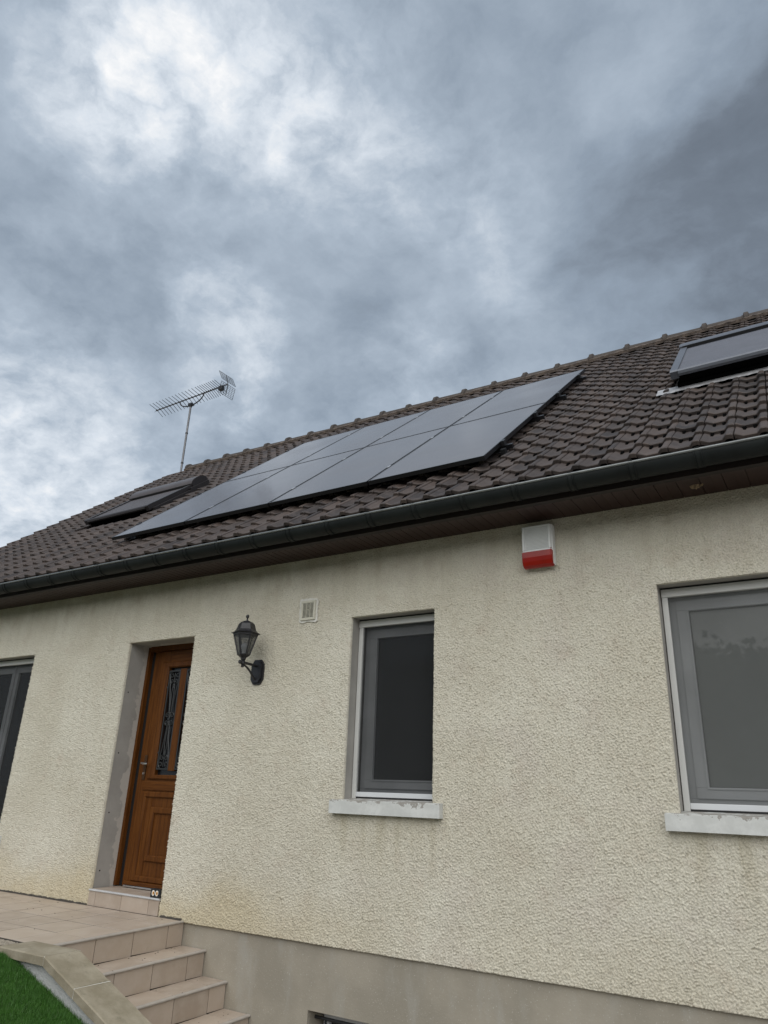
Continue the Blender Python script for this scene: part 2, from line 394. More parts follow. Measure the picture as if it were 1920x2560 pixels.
class MB:
    """collects shapes (all heights from the camera's level) and links them as ONE mesh object"""
    def __init__(s): s.v = []; s.f = []
    def add(s, vs, fs):
        k = len(s.v); s.v += [tuple(map(float, q)) for q in vs]; s.f += [tuple(i+k for i in f) for f in fs]; return s
    def box(s, x0, x1, y0, y1, z0, z1, bev=0.0):
        if x1 < x0: x0, x1 = x1, x0
        if y1 < y0: y0, y1 = y1, y0
        if z1 < z0: z0, z1 = z1, z0
        if bev <= 0 or bev*2.05 > min(x1-x0, y1-y0, z1-z0):
            vs = [(x, y, z) for z in (z0, z1) for y in (y0, y1) for x in (x0, x1)]
            return s.add(vs, [(0, 2, 3, 1), (4, 5, 7, 6), (0, 1, 5, 4), (2, 6, 7, 3), (0, 4, 6, 2), (1, 3, 7, 5)])
        bm = bmesh.new(); bmesh.ops.create_cube(bm, size=1)
        for q in bm.verts: q.co = Vector(((x0+x1)/2+q.co.x*(x1-x0), (y0+y1)/2+q.co.y*(y1-y0), (z0+z1)/2+q.co.z*(z1-z0)))
        bmesh.ops.bevel(bm, geom=bm.edges[:], offset=bev, segments=2, profile=0.7, affect='EDGES')
        return s.bm(bm)
    def bm(s, bm):
        bm.verts.index_update()
        s.add([q.co for q in bm.verts], [[q.index for q in f.verts] for f in bm.faces]); bm.free(); return s
    def tube(s, pts, r, n=8, closed_ends=True):
        pts = [Vector(q) for q in pts]; rs = r if isinstance(r, (list, tuple)) else [r]*len(pts)
        rings = []; prev = None
        for i, q in enumerate(pts):
            d = (pts[min(i+1, len(pts)-1)]-pts[max(i-1, 0)]).normalized()
            if prev is None:
                a = d.orthogonal().normalized()
            else:
                a = (prev - d*prev.dot(d)).normalized()
            prev = a; bb = d.cross(a)
            rings.append([q+(a*cos(2*pi*j/n)+bb*sin(2*pi*j/n))*rs[i] for j in range(n)])
        vs = [q for rg in rings for q in rg]; fs = []
        for i in range(len(pts)-1):
            for j in range(n):
                fs.append((i*n+j, i*n+(j+1) % n, (i+1)*n+(j+1) % n, (i+1)*n+j))
        if closed_ends: fs += [tuple(range(n))[::-1], tuple((len(pts)-1)*n+j for j in range(n))]
        return s.add(vs, fs)
    def lathe(s, cx, cy, prof, n=24, rot=0.0):
        vs = []; fs = []
        for (r, z) in prof:
            vs += [(cx+r*cos(rot+2*pi*j/n), cy+r*sin(rot+2*pi*j/n), z) for j in range(n)]
        for i in range(len(prof)-1):
            for j in range(n): fs.append((i*n+j, i*n+(j+1) % n, (i+1)*n+(j+1) % n, (i+1)*n+j))
        fs += [tuple(range(n))[::-1], tuple((len(prof)-1)*n+j for j in range(n))]
        return s.add(vs, fs)
    def prism(s, poly, fn0, fn1):
        """poly: list of 2-D points; fn0/fn1 map them to the two end caps"""
        n = len(poly); vs = [fn0(*q) for q in poly]+[fn1(*q) for q in poly]
        fs = [tuple(range(n))[::-1], tuple(range(n, 2*n))]+[(i, (i+1) % n, n+(i+1) % n, n+i) for i in range(n)]
        return s.add(vs, fs)
    def ring(s, x0, x1, z0, z1, wid, y0, y1, bev=0.0):
        """rectangular picture-frame in the x-z plane, widths (left, right, bottom, top)"""
        if not isinstance(wid, tuple): wid = (wid,)*4
        l, r, b, t_ = wid
        if t_: s.box(x0, x1, y0, y1, z1-t_, z1, bev)
        if b: s.box(x0, x1, y0, y1, z0, z0+b, bev)
        if l: s.box(x0, x0+l, y0, y1, z0+b, z1-t_, bev)
        if r: s.box(x1-r, x1, y0, y1, z0+b, z1-t_, bev)
        return s
    def build(s, name, material, parent=None, origin=None, smooth=False, fix=True):
        V = np.array(s.v, dtype=np.float64)
        if origin is None:
            lo, hi = V.min(0), V.max(0); origin = ((lo[0]+hi[0])/2, (lo[1]+hi[1])/2, lo[2])
        o_ = np.array(origin)
        me = bpy.data.meshes.new(name); me.from_pydata((V-o_).tolist(), [], s.f); me.validate(verbose=False)
        if fix:
            bm = bmesh.new(); bm.from_mesh(me); bmesh.ops.recalc_face_normals(bm, faces=bm.faces); bm.to_mesh(me); bm.free()
        me.materials.append(M[material] if isinstance(material, str) else material)
        if smooth:
            me.shade_smooth()
            if smooth != 'all':
                try: me.set_sharp_from_angle(angle=radians(35))
                except Exception: pass
        o = bpy.data.objects.new(name, me); col.objects.link(o)
        if parent is not None:
            o.parent = parent; o.location = Vector(origin)-world_origin(parent)
        else: o.location = Vector(origin)
        return o

def empty(name, loc, parent=None):
    o = bpy.data.objects.new(name, None); col.objects.link(o); o.empty_display_size = 0.2
    if parent is not None:
        o.parent = parent; o.location = Vector(loc)-world_origin(parent)
    else: o.location = loc
    return o
def tag(o, label=None, cat=None, group=None, kind=None):
    if label: o['label'] = label
    if cat: o['category'] = cat
    if group: o['group'] = group
    if kind: o['kind'] = kind
    return o
def copy_obj(o, parent, loc):
    c = o.copy(); col.objects.link(c)
    c.parent = parent
    c.location = Vector(loc)-(world_origin(parent) if parent else Vector((0, 0, 0)))
    return c

def project(P):
    """pixel (1920 x 2560 frame) and depth of a point given from the camera's level"""
    d = np.asarray(P, float)-np.array([0, CAM[1], 0])
    zc_ = d@CF
    return 960+F_PX*(d@CR)/zc_, 1280+F_PX*(d@CD)/zc_, zc_

CP, SP = cos(PITCH), sin(PITCH)
def T(x, s, h=0.0): return (x, E_Y+s*CP-h*SP, E_Z+s*SP+h*CP)
S_RIDGE = 6.45*K
X_VERGE, X_END = -11.2*K, 2.6

# ------------------------------------------------------------------ ground
g = MB(); g.add([(-400, -400, -ZO), (400, -400, -ZO), (400, 400, -ZO), (-400, 400, -ZO)], [(0, 1, 2, 3)])
tag(g.build('ground', 'paving', origin=(0, 0, -ZO), fix=False), kind='structure')
def lawn_z(x): return max(-ZO+0.02, min(-0.985, -1.000-0.308*(x+4.572)))
xs = list(np.linspace(-14, -2.45, 60)); g = MB()
vs = [(x, y, lawn_z(x)) for x in xs for y in (-14.0, -1.515)]
g.add(vs, [(2*i, 2*i+2, 2*i+3, 2*i+1) for i in range(len(xs)-1)])
tag(g.build('lawn', 'soil', origin=(-6, -4, -ZO)), kind='structure')

# ------------------------------------------------------------------ the house
house = empty('house', (-4.3, 4.5, -ZO))
tag(house, 'single storey house with cream roughcast front and brown tiled roof', 'house')

WX0, WX1 = -10.6, 2.4
# openings: x0, x1, z0, z1 and depth of the reveal
DOOR = (-5.917, -5.030, -0.968, 1.325)
WIN = (-3.283, -2.530, -0.034, 1.339)
RWIN = (-0.918, 0.290, -0.034, 1.336)
PATIO = (-9.10, -7.440, -0.500, 1.310)
OPEN = [DOOR, WIN, RWIN, PATIO]
Z_BASE, Z_SOF = -0.978, 1.895

# roughcast front: a fine relief of thrown mortar as real geometry
def field(nx, nz, d, lam0, lam1, rng, sx=1.0):
    a = rng.standard_normal((nx, nz)); fa = np.fft.rfft2(a)
    kx = np.fft.fftfreq(nx, d)[:, None]; kz = np.fft.rfftfreq(nz, d)[None, :]
    k = np.sqrt((kx*sx)**2+kz**2)
    lk = np.log(np.maximum(k, 1e-6)); c0 = np.log(1/math.sqrt(lam0*lam1)); sg = np.log(lam1/lam0)/2
    r = np.fft.irfft2(fa*np.exp(-0.5*((lk-c0)/sg)**2)/np.maximum(k, 1e-3)**0.5, s=(nx, nz))
    return r/r.std()
FD = 0.004
FX0, FZ0 = -9.2, -1.02
nx, nz = 2475, 760
h1 = 0.90*field(nx, nz, FD, 0.0082, 0.0185, RNG, 1.2)+0.22*field(nx, nz, FD, 0.015, 0.032, RNG, 1.3)
h1 /= h1.std(); h2 = field(nx, nz, FD, 0.04, 0.09, RNG, 1.0); h3 = field(nx, nz, FD, 0.35, 0.9, RNG)
h1 = h1+0.22*(h1**2-1)+0.25*h1*np.clip(field(nx, nz, FD, 0.03, 0.08, RNG), -1, 2)
H = 0.0038*np.clip(h1, -2.0, 3.4)+0.0006*h2+0.0010*h3
H = H-H.mean()
def relief(x, z):
    fx = np.clip((x-FX0)/FD, 0, nx-1.001); fz = np.clip((z-FZ0)/FD, 0, nz-1.001)
    i = fx.astype(int); j = fz.astype(int); a = fx-i; b_ = fz-j
    return (H[i, j]*(1-a)*(1-b_)+H[i+1, j]*a*(1-b_)+H[i, j+1]*(1-a)*b_+H[i+1, j+1]*a*b_)
def breaks_to_grid(br, stepfn):
    out = [br[0]]
    for a, b_ in zip(br[:-1], br[1:]):
        n = max(1, int(round((b_-a)/stepfn((a+b_)/2)))); out += list(np.linspace(a, b_, n+1)[1:])
    return np.array(out)
gx_br = sorted({-9.0, -8.2, -6.7, -4.2, -1.8, 0.6} | {q for o in OPEN for q in o[:2]})
gx_br = [q for q in gx_br if -9.0 <= q <= 0.6]
gz_br = sorted({Z_BASE, Z_SOF+0.02} | {q for o in OPEN for q in o[2:]})
gx = breaks_to_grid(gx_br, lambda x: 0.0047*math.hypot(x, 4.75)/4.8)
gz = breaks_to_grid(gz_br, lambda z: 0.0050)
GX, GZ = np.meshgrid(gx, gz, indexing='ij')
HH = relief(GX, GZ)
NXg, NZg = GX.shape
idx = np.arange(NXg*NZg).reshape(NXg, NZg)
cxm = (gx[:-1]+gx[1:])/2; czm = (gz[:-1]+gz[1:])/2
keep = np.ones((NXg-1, NZg-1), bool)
for o in OPEN:
    keep &= ~((cxm[:, None] > o[0]) & (cxm[:, None] < o[1]) & (czm[None, :] > o[2]) & (czm[None, :] < o[3]))
q = np.stack([idx[:-1, :-1], idx[1:, :-1], idx[1:, 1:], idx[:-1, 1:]], -1)[keep]
verts = np.stack([GX, -HH, GZ], -1).reshape(-1, 3)
# returns of the relief into the openings and under the foot
rim = []
kp = np.pad(keep, 1)
for i in range(NXg-1):
    for j in np.nonzero(keep[i])[0]:
        if not kp[i, j+1]: rim.append((idx[i, j+1], idx[i, j]))
        if not kp[i+2, j+1]: rim.append((idx[i+1, j], idx[i+1, j+1]))
        if not kp[i+1, j]: rim.append((idx[i, j], idx[i+1, j]))
        if not kp[i+1, j+2]: rim.append((idx[i+1, j+1], idx[i, j+1]))
rim = np.array(rim); used = np.unique(rim); mp_ = -np.ones(len(verts), int); mp_[used] = np.arange(len(used))+len(verts)
back = verts[used].copy(); back[:, 1] = 0.030
verts = np.vstack([verts, back])
rq = np.stack([rim[:, 1], rim[:, 0], mp_[rim[:, 0]], mp_[rim[:, 1]]], -1)
quads = np.vstack([q, rq])
live = np.unique(quads); rm = -np.ones(len(verts), int); rm[live] = np.arange(len(live))
verts = verts[live]; quads = rm[quads]
def fast_mesh(name, V, Q, material, smooth=True):
    me = bpy.data.meshes.new(name); k = Q.shape[1]
    me.vertices.add(len(V)); me.vertices.foreach_set('co', np.ascontiguousarray(V, dtype=np.float32).ravel())
    me.loops.add(Q.size); me.loops.foreach_set('vertex_index', np.ascontiguousarray(Q, dtype=np.int32).ravel())
    me.polygons.add(len(Q)); me.polygons.foreach_set('loop_start', np.arange(len(Q), dtype=np.int32)*k)
    me.polygons.foreach_set('loop_total', np.full(len(Q), k, dtype=np.int32))
    me.update(calc_edges=True); me.validate()
    me.materials.append(M[material])
    me.polygons.foreach_set('use_smooth', np.full(len(Q), smooth, dtype=bool))
    return me
org = np.array([-4.2, 0, Z_BASE])
fw = bpy.data.objects.new('front_wall', fast_mesh('front_wall', verts-org, quads, 'render')); col.objects.link(fw)
fw.parent = house; fw.location = Vector(org)-world_origin(house)

# plain masonry beyond the relief, gables and rear wall
g = MB()
g.box(WX0, -9.0, 0.0, 0.3, Z_BASE, Z_SOF+0.1); g.box(0.6, WX1, 0.0, 0.3, Z_BASE, Z_SOF+0.1)
YB = 2*(E_Y+S_RIDGE*CP)-0.0
zr = E_Z+S_RIDGE*SP-0.25
for xa, xb in ((WX0, WX0+0.3), (WX1-0.3, WX1)):
    poly = [(0.3, -ZO), (YB, -ZO), (YB, 2.05), (YB/2, zr), (0.3, 2.25)]
    g.prism(poly, lambda y, z, xa=xa: (xa, y, z), lambda y, z, xb=xb: (xb, y, z))
g.box(WX0+0.3, WX1-0.3, YB-0.3, YB, -ZO, 2.0)
g.build('masonry_wall', 'render', house)

# reveals of the openings (cement), each with a closing dark room wall behind
def reveal(o, depth, floor=True):
    x0, x1, z0, z1 = o; g = MB(); e = 0.004; tck = 0.10
    g.box(x0-tck, x0-e, 0.012, depth, z0, z1+tck); g.box(x1+e, x1+tck, 0.012, depth, z0, z1+tck)
    g.box(x0-e, x1+e, 0.012, depth, z1+e, z1+tck)
    if floor: g.box(x0-tck, x1+tck, 0.012, depth, z0-tck, z0-e)
    return g.build('window_reveal', 'reveal', house)
reveal(DOOR, 0.36, False).name = 'door_reveal'
for o in (WIN, RWIN): reveal(o, 0.32)
reveal(PATIO, 0.32)
g = MB(); g.box(WX0+0.3, WX1-0.3, 0.42, 0.45, -ZO, 1.9); g.build('inner_wall', 'dark_hole', house)

# plinth with the basement window opening
BW = (-3.492, -2.60, -1.640, -1.379)
PY = 0.022
g = MB(); zt = Z_BASE+0.03
g.box(-9.3, BW[0], PY, 0.32, -ZO-0.1, zt); g.box(BW[1], WX1, PY, 0.32, -ZO-0.1, zt)
g.box(BW[0], BW[1], PY, 0.32, BW[3], zt)
g.build('plinth', 'plinth', house)
bw = MB().ring(BW[0]+0.02, BW[1], BW[2], BW[3]-0.035, 0.05, 0.19, 0.24, 0.004).build('basement_window', 'white_pvc', house)
MB().box(BW[0]+0.07, BW[1]-0.05, 0.215, 0.225, BW[2]+0.05, BW[3]-0.085).build('pane', 'glass', bw)
bars = [MB().tube([(BW[0]-0.02, 0.115, BW[3]-0.055), (BW[1]+0.02, 0.115, BW[3]-0.055)], 0.011, 8)]
for k in range(6):
    xx = BW[0]+0.09+k*0.15
    bars.append(MB().tube([(xx, 0.115, BW[3]-0.062), (xx, 0.115, BW[2]-0.01)], 0.008, 8))
for bb in bars: bb.build('security_bar', 'black_metal', bw, smooth=True)

# soffit: one board after another, a trim against the wall, fascia
YS = -0.356
sof = MB().box(X_VERGE+0.12, WX1, YS, 0.02, Z_SOF+0.012, Z_SOF+0.03).build('soffit', 'soffit', house)
BP = 0.1325
xb = -1.3434
while xb > -10.6: xb -= BP
bd = MB().box(0, BP-0.004, YS+0.004, -0.001, Z_SOF, Z_SOF+0.011)
bd.box(BP*0.47, BP*0.5, YS+0.006, -0.003, Z_SOF-0.0016, Z_SOF)      # the bead along the middle of each board
b0 = None
while xb < 0.6:
    if b0 is None:
        b0 = bd.build('soffit_board', 'soffit', sof, origin=(0, 0, Z_SOF)); b0.location.x += xb
    else:
        c = b0.copy(); col.objects.link(c); c.location.x = b0.location.x+(xb-x_first)
    if 'x_first' not in globals(): x_first = xb
    xb += BP
g = MB().box(X_VERGE+0.05, WX1, YS-0.022, YS, Z_SOF-0.012, 2.06)
g.box(X_VERGE+0.05, WX1, YS, YS+0.03, Z_SOF-0.012, Z_SOF-0.002)
g.build('fascia', 'fascia', house)

# gutter: half round with rolled front edge; a clip every 0.385 m
GYc, GR = -0.452, 0.076; GZt = 1.973
arc = [(GYc+GR*cos(a), GZt+GR*sin(a)) for a in np.linspace(pi, 2*pi, 15)]
arc = [(y, z if y < GYc else z) for y, z in arc]
inner = [(GYc+(GR-0.004)*cos(a), GZt+(GR-0.004)*sin(a)) for a in np.linspace(2*pi, pi, 15)]
g = MB().prism(arc+inner, lambda y, z: (X_VERGE-0.03, y, z), lambda y, z: (WX1+0.2, y, z))
gut = g.build('gutter', 'zinc', house, smooth=True)
MB().tube([(X_VERGE-0.03, GYc-GR-0.001, GZt+0.003), (WX1+0.2, GYc-GR-0.001, GZt+0.003)], 0.0085, 10).build('rolled_edge', 'zinc_edge', gut, smooth=True)
clip = MB()
for dx, rr, ww in ((0, 0.0035, 0.026), (0.020, 0.006, 0.006), (-0.020, 0.006, 0.006)):
    a1 = [(GYc+(GR+rr)*cos(a), GZt+(GR+rr)*sin(a)) for a in np.linspace(pi*0.985, 1.85*pi, 13)]
    a2 = [(GYc+(GR+0.0005)*cos(a), GZt+(GR+0.0005)*sin(a)) for a in np.linspace(1.85*pi, pi*0.985, 13)]
    clip.prism(a1+a2, lambda y, z, d=dx-ww/2: (d, y, z), lambda y, z, d=dx+ww/2: (d, y, z))
clip.box(-0.013, 0.013, GYc-GR-0.012, GYc-GR+0.03, GZt+0.010, GZt+0.014)
c0 = None; xk = -0.506+0.3855*2
while xk > X_VERGE:
    if c0 is None: c0 = clip.build('gutter_clip', 'zinc', gut, origin=(0, GYc, GZt-GR), smooth=True); c0.location.x += xk; xk0 = xk
    else:
        c = c0.copy(); col.objects.link(c); c.location.x = c0.location.x+(xk-xk0)
    xk -= 0.3855
    if xk > -0.6 and xk < -0.4: xk = -0.506

# ------------------------------------------------------------------ roof
roof = MB()
hh = -0.035
roof.add([T(X_VERGE+0.03, S0+0.03, hh), T(X_END, S0+0.03, hh), T(X_END, S_RIDGE, hh), T(X_VERGE+0.03, S_RIDGE, hh)], [(0, 1, 2, 3)])
yr, zr = T(0, S_RIDGE, hh)[1:]
roof.add([(X_VERGE, yr, zr), (X_END, yr, zr), (X_END, yr+S_RIDGE*CP, E_Z-0.05), (X_VERGE, yr+S_RIDGE*CP, E_Z-0.05)], [(0, 1, 2, 3)])
roof = roof.build('roof', 'underlay', house)

SKY_A = tuple(K*q for q in (-9.05, -7.70, 2.40, 3.68))     # the two roof windows: x0, x1, s0, s1
SKY_B = tuple(K*q for q in (-0.845, 0.62, 2.24, 3.68))
def tile_shape():
    """one interlocking tile in its own frame: x across, y up the slope, z off the roof"""
    q_ = TW/0.1905
    prof = [(x*q_, h) for x, h in [(0.000, -0.006), (0.0025, 0.019), (0.009, 0.0205), (0.022, 0.014), (0.042, 0.0035), (0.055, 0.0), (0.090, 0.0),
            (0.124, 0.0005), (0.133, 0.008), (0.143, 0.022), (0.152, 0.027), (0.176, 0.026), (0.186, 0.020), (0.1885, -0.006)]]
    vs = []; fs = []; n = len(prof)
    L = TG+0.015
    rows = [(-0.001, -0.030, 0.0), (0.0, -0.005, 0.0), (0.006, 0.0, 0.0), (0.016, -0.0015, 0.0), (L, -0.026, 0.0)]
    tilt = 0.026
    for (s, dz, _) in rows:
        for (x, h) in prof:
            k = 1-s/L
            vs.append((x, s-0.010*(max(h, 0)/0.027) if s < 0.01 else s, h+tilt*max(0, k)+(dz if s < 0.02 else 0.0)-0.026))
    for r in range(len(rows)-1):
        for i in range(n-1): fs.append((r*n+i, r*n+i+1, (r+1)*n+i+1, (r+1)*n+i))
    return vs, fs
tv, tf = tile_shape()
# black wedges laid on the pan imitate shaded hollows under the butt edge
nv, nf = [], []
def tile_with_wedges():
    vs = list(tv); fs = list(tf)
    k = len(vs); L = TG+0.015
    def top(s): return 0.026*(1-s/L)-0.026
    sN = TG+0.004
    # two black wedges painting the shade of hollows below the nose of the tile above
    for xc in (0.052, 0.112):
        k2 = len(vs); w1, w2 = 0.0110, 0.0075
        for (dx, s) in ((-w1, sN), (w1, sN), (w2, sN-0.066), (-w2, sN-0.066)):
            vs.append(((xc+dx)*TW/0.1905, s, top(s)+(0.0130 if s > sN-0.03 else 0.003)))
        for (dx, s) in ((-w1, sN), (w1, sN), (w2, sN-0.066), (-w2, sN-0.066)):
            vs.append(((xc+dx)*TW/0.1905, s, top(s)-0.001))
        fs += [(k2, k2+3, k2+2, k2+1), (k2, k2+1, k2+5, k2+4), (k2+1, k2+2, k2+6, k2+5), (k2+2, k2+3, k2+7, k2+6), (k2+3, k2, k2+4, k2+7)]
    return vs, fs, k
tv2, tf2, kh = tile_with_wedges()
tm = bpy.data.meshes.new('roof_tile'); tm.from_pydata(tv2, [], tf2)
tm.materials.append(M['tile']); tm.materials.append(M['shade_black'])
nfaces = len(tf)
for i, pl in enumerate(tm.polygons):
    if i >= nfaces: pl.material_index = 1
tm.update()
bm = bmesh.new(); bm.from_mesh(tm); bmesh.ops.recalc_face_normals(bm, faces=bm.faces)
up = sum(f.normal.z for f in bm.faces if f.index < nfaces)
bm.to_mesh(tm); bm.free()
n_rows = int((S_RIDGE-S0)/TG)+1
cells = []
k_lo = int(math.floor((X_VERGE-X0)/TW))+1
PANEL_X = (-6.63*K, -2.13*K); PANEL_S = (0.757*K, 4.885*K); PANEL_H = 0.10*K
nrm = np.array([0, -SP, CP])
def hidden(P):
    """is the point behind the plane of the solar panels, or beneath the shutters, as the camera sees it"""
    P = np.array(P); C0 = np.array([0, CAM[1], 0.0]); d = P-C0; P0 = np.array(T(0, 0, PANEL_H))
    tt = ((P0-C0)@nrm)/(d@nrm)
    if 0 < tt < 1:
        Q = C0+d*tt; s = (Q[1]-P0[1])*CP+(Q[2]-P0[2])*SP
        if PANEL_X[0] < Q[0] < PANEL_X[1] and PANEL_S[0] < s < PANEL_S[1]: return True
    return False
for r in range(n_rows):
    s = S0+r*TG
    for k in range(k_lo, int((X_END-X0)/TW)):
        x = X0+k*TW
        skip = False
        for (a, b_, c_, d_) in (SKY_A, SKY_B):
            if a-0.03 < x+TW/2 < b_+0.03 and c_-0.06 < s+TG*0.6 < d_+0.02: skip = True
        if skip: continue
        P = T(x+TW/2, s+0.08, 0.0)
        u_, v_, dz_ = project(P)
        vis = dz_ > 0 and -20 < u_ < 1940 and not hidden(P)
        a = project(T(x, s)); b_ = project(T(x+TW, s)); c_ = project(T(x, s+TG))
        area = abs((b_[0]-a[0])*(c_[1]-a[1])-(b_[1]-a[1])*(c_[0]-a[0])) if vis else 0
        cells.append((area, x, s))
cells.sort(key=lambda q: -q[0])
R0 = world_origin(roof)
rr = random.Random(5)
for (area, x, s) in cells[:300]:
    o = bpy.data.objects.new('roof_tile', tm); col.objects.link(o); o.parent = roof
    o.location = Vector(T(x+rr.uniform(-0.002, 0.002), s+rr.uniform(-0.004, 0.004), rr.uniform(-0.001, 0.004)))-R0
    o.rotation_euler = (PITCH+rr.uniform(-0.008, 0.008), rr.uniform(-0.010, 0.010), rr.uniform(-0.007, 0.007))
TV = np.array(tv2); VV = []; FF = []; MI = []
for n_, (area, x, s) in enumerate(cells[300:]):
    js = rr.uniform(-0.004, 0.004); jh = rr.uniform(-0.001, 0.004); jr = rr.uniform(-0.010, 0.010); jx = rr.uniform(-0.002, 0.002)
    jz = rr.uniform(-0.007, 0.007)
    P = TV.copy(); P[:, 0] += jx-P[:, 1]*jz; P[:, 1] += js+TV[:, 0]*jz; P[:, 2] += jh-P[:, 0]*jr
    W = np.stack([x+P[:, 0], E_Y+(s+P[:, 1])*CP-P[:, 2]*SP, E_Z+(s+P[:, 1])*SP+P[:, 2]*CP], -1)
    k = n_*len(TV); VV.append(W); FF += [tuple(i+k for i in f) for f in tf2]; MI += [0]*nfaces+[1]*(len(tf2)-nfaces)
VV = np.vstack(VV)-np.array(R0)
me = bpy.data.meshes.new('roof_tile_field'); me.from_pydata(VV.tolist(), [], FF)
me.materials.append(M['tile']); me.materials.append(M['shade_black']); me.polygons.foreach_set('material_index', MI); me.update()
o = bpy.data.objects.new('roof_tile_field', me); col.objects.link(o); o.parent = roof; o['kind'] = 'stuff'

# ridge: half-round caps 0.515 m long, each with a collar, bedded in mortar
ry, rz = T(0, S_RIDGE, 0.0)[1:]
CAPR = 0.105
def cap_mesh():
    g = MB(); L = 0.515*K
    st = [(0, 0.0), (0.02, 0.0), (0.0201, 0.012), (0.030, 0.030), (0.075, 0.030), (0.086, 0.012), (0.0861, 0.0), (L+0.02, -0.010)]
    ang = np.linspace(-0.12*pi, 1.12*pi, 15); vs = []
    for (x, dr) in st: vs += [(x, (CAPR+dr)*cos(a), (CAPR*0.86+dr)*sin(a)) for a in ang]
    n = 15; fs = [(i*n+j, i*n+j+1, (i+1)*n+j+1, (i+1)*n+j) for i in range(len(st)-1) for j in range(n-1)]
    fs += [tuple(range(n)), tuple((len(st)-1)*n+j for j in range(n))[::-1]]
    return g.add(vs, fs)
cx = K*(-0.345-0.515*20); cap0 = None
zcap = rz-0.028
while cx < X_END-0.4:
    if cap0 is None:
        g = cap_mesh(); cap0 = g.build('ridge_tile', 'ridge', roof, origin=(0, 0, 0), smooth=True)
        cap0.location = Vector((cx, ry, zcap))-R0
    else:
        c = cap0.copy(); col.objects.link(c); c.location = Vector((cx, ry+rr.uniform(-0.006, 0.006), zcap+rr.uniform(-0.007, 0.007)))-R0
        c.rotation_euler = (rr.uniform(-0.03, 0.03), rr.uniform(-0.008, 0.008), rr.uniform(-0.01, 0.01))
    cx += 0.515*K
g = MB(); xs = np.arange(-10.6*K, X_END, 0.035); vs = []
for x in xs:
    a = 0.012*math.sin(x*23)+0.01*rr.uniform(-1, 1)
    vs += [T(x, S_RIDGE-0.165+a, 0.012), T(x, S_RIDGE-0.155+a, 0.045+0.5*abs(a)), T(x, S_RIDGE-0.06, 0.052+0.4*a)]
g.add(vs, [(3*i+j, 3*i+3+j, 3*i+4+j, 3*i+1+j) for i in range(len(xs)-1) for j in (0, 1)])
g.build('ridge_mortar', 'mortar', roof, smooth=True)
# barge board under the tiles at the gable end
g = MB(); g.add([T(X_VERGE+0.04, 0.14, -0.03), T(X_VERGE+0.04, S_RIDGE, -0.03), T(X_VERGE+0.04, S_RIDGE, -0.16), T(X_VERGE+0.04, 0.2, -0.16),
                 T(X_VERGE+0.07, 0.14, -0.03), T(X_VERGE+0.07, S_RIDGE, -0.03), T(X_VERGE+0.07, S_RIDGE, -0.16), T(X_VERGE+0.07, 0.2, -0.16)],
                [(0, 1, 2, 3), (7, 6, 5, 4), (0, 4, 5, 1), (1, 5, 6, 2), (2, 6, 7, 3), (3, 7, 4, 0)])
g.build('barge_board', 'fascia', roof)

# ------------------------------------------------------------------ windows
def prism_x(g, poly, x0, x1):
    return g.prism(poly, lambda a, b_: T(x0, a, b_), lambda a, b_: T(x1, a, b_))

def window(o, name, label, glass, rin=0.075, rst=0.070, gz_m='gauze'):
    x0, x1, z0, z1 = o
    yb = 0.125
    w_ = MB().ring(x0+0.03, x1-rin+0.045, z0+0.045, z1-0.03, (0.045, min(0.045, rin), 0.045, 0.045), 0.185, 0.26, 0.004)
    win = w_.build(name, 'white_pvc', house)
    if label: win['label'] = label
    ins = 0.075
    sa = MB().ring(x0+ins, x1-rin, z0+0.09, z1-0.075, (0.070, rst, 0.060, 0.070), 0.172, 0.225, 0.005)
    sa.ring(x0+ins+0.062, x1-rin-rst+0.008, z0+0.142, z1-0.137, 0.012, 0.166, 0.20, 0.003)
    sa.build('sash', 'white_pvc', win)
    MB().ring(x0+ins+0.071, x1-rin-rst-0.001, z0+0.151, z1-0.146, 0.006, 0.190, 0.20).build('glazing_seal', 'seal', win)
    MB().box(x0+ins+0.06, x1-rin-rst+0.01, 0.2005, 0.212, z0+0.14, z1-0.14).build('pane', glass, win)
    # roll-up insect screen: cassette above, guide rails, bottom bar, gauze
    sf = MB().box(x0+0.002, x1-0.002, yb-0.012, yb+0.032, z1-0.062, z1-0.010, 0.004)
    sf.box(x0+0.003, x0+0.038, yb-0.006, yb+0.028, z0+0.018, z1-0.062, 0.003)
    sf.box(x1-0.038, x1-0.003, yb-0.006, yb+0.028, z0+0.018, z1-0.062, 0.003)
    sf.build('screen_frame', 'cassette', win)
    MB().box(x0, x1, yb+0.0, yb+0.03, z1-0.010, z1+0.002).build('screen_gap', 'seal', win)
    MB().box(x0+0.0385, x1-0.0385, yb-0.004, yb+0.022, z0+0.030, z0+0.064, 0.004).build('screen_bar', 'white_pvc', win)
    MB().box(x0+0.03, x1-0.03, yb+0.0, yb+0.02, z0+0.016, z0+0.029).build('screen_brush', 'seal', win)
    gz_ = MB(); gz_.add([(x0+0.036, yb+0.012, z0+0.062), (x1-0.036, yb+0.012, z0+0.062), (x1-0.036, yb+0.012, z1-0.06), (x0+0.036, yb+0.012, z1-0.06)], [(0, 1, 2, 3)])
    gz_.build('insect_screen', gz_m, win)
    return win
w1 = window(WIN, 'window', 'narrow white window with lowered insect screen', 'glass', 0.030, 0.040)
w2 = window(RWIN, 'window', 'wide white window reflecting trees and sky', 'glass_pale', gz_m='gauze_grey')
def sill(win, x0, x1):
    g = MB()
    poly = [(-0.052, -0.122), (-0.052, -0.034), (-0.046, -0.030), (0.19, -0.010), (0.19, -0.122)]
    g.prism(poly, lambda y, z: (x0, y, z), lambda y, z: (x1, y, z))
    g.build('window_sill', 'peel', win)
sill(w1, -3.362, -2.448); sill(w2, -0.994, 0.40)

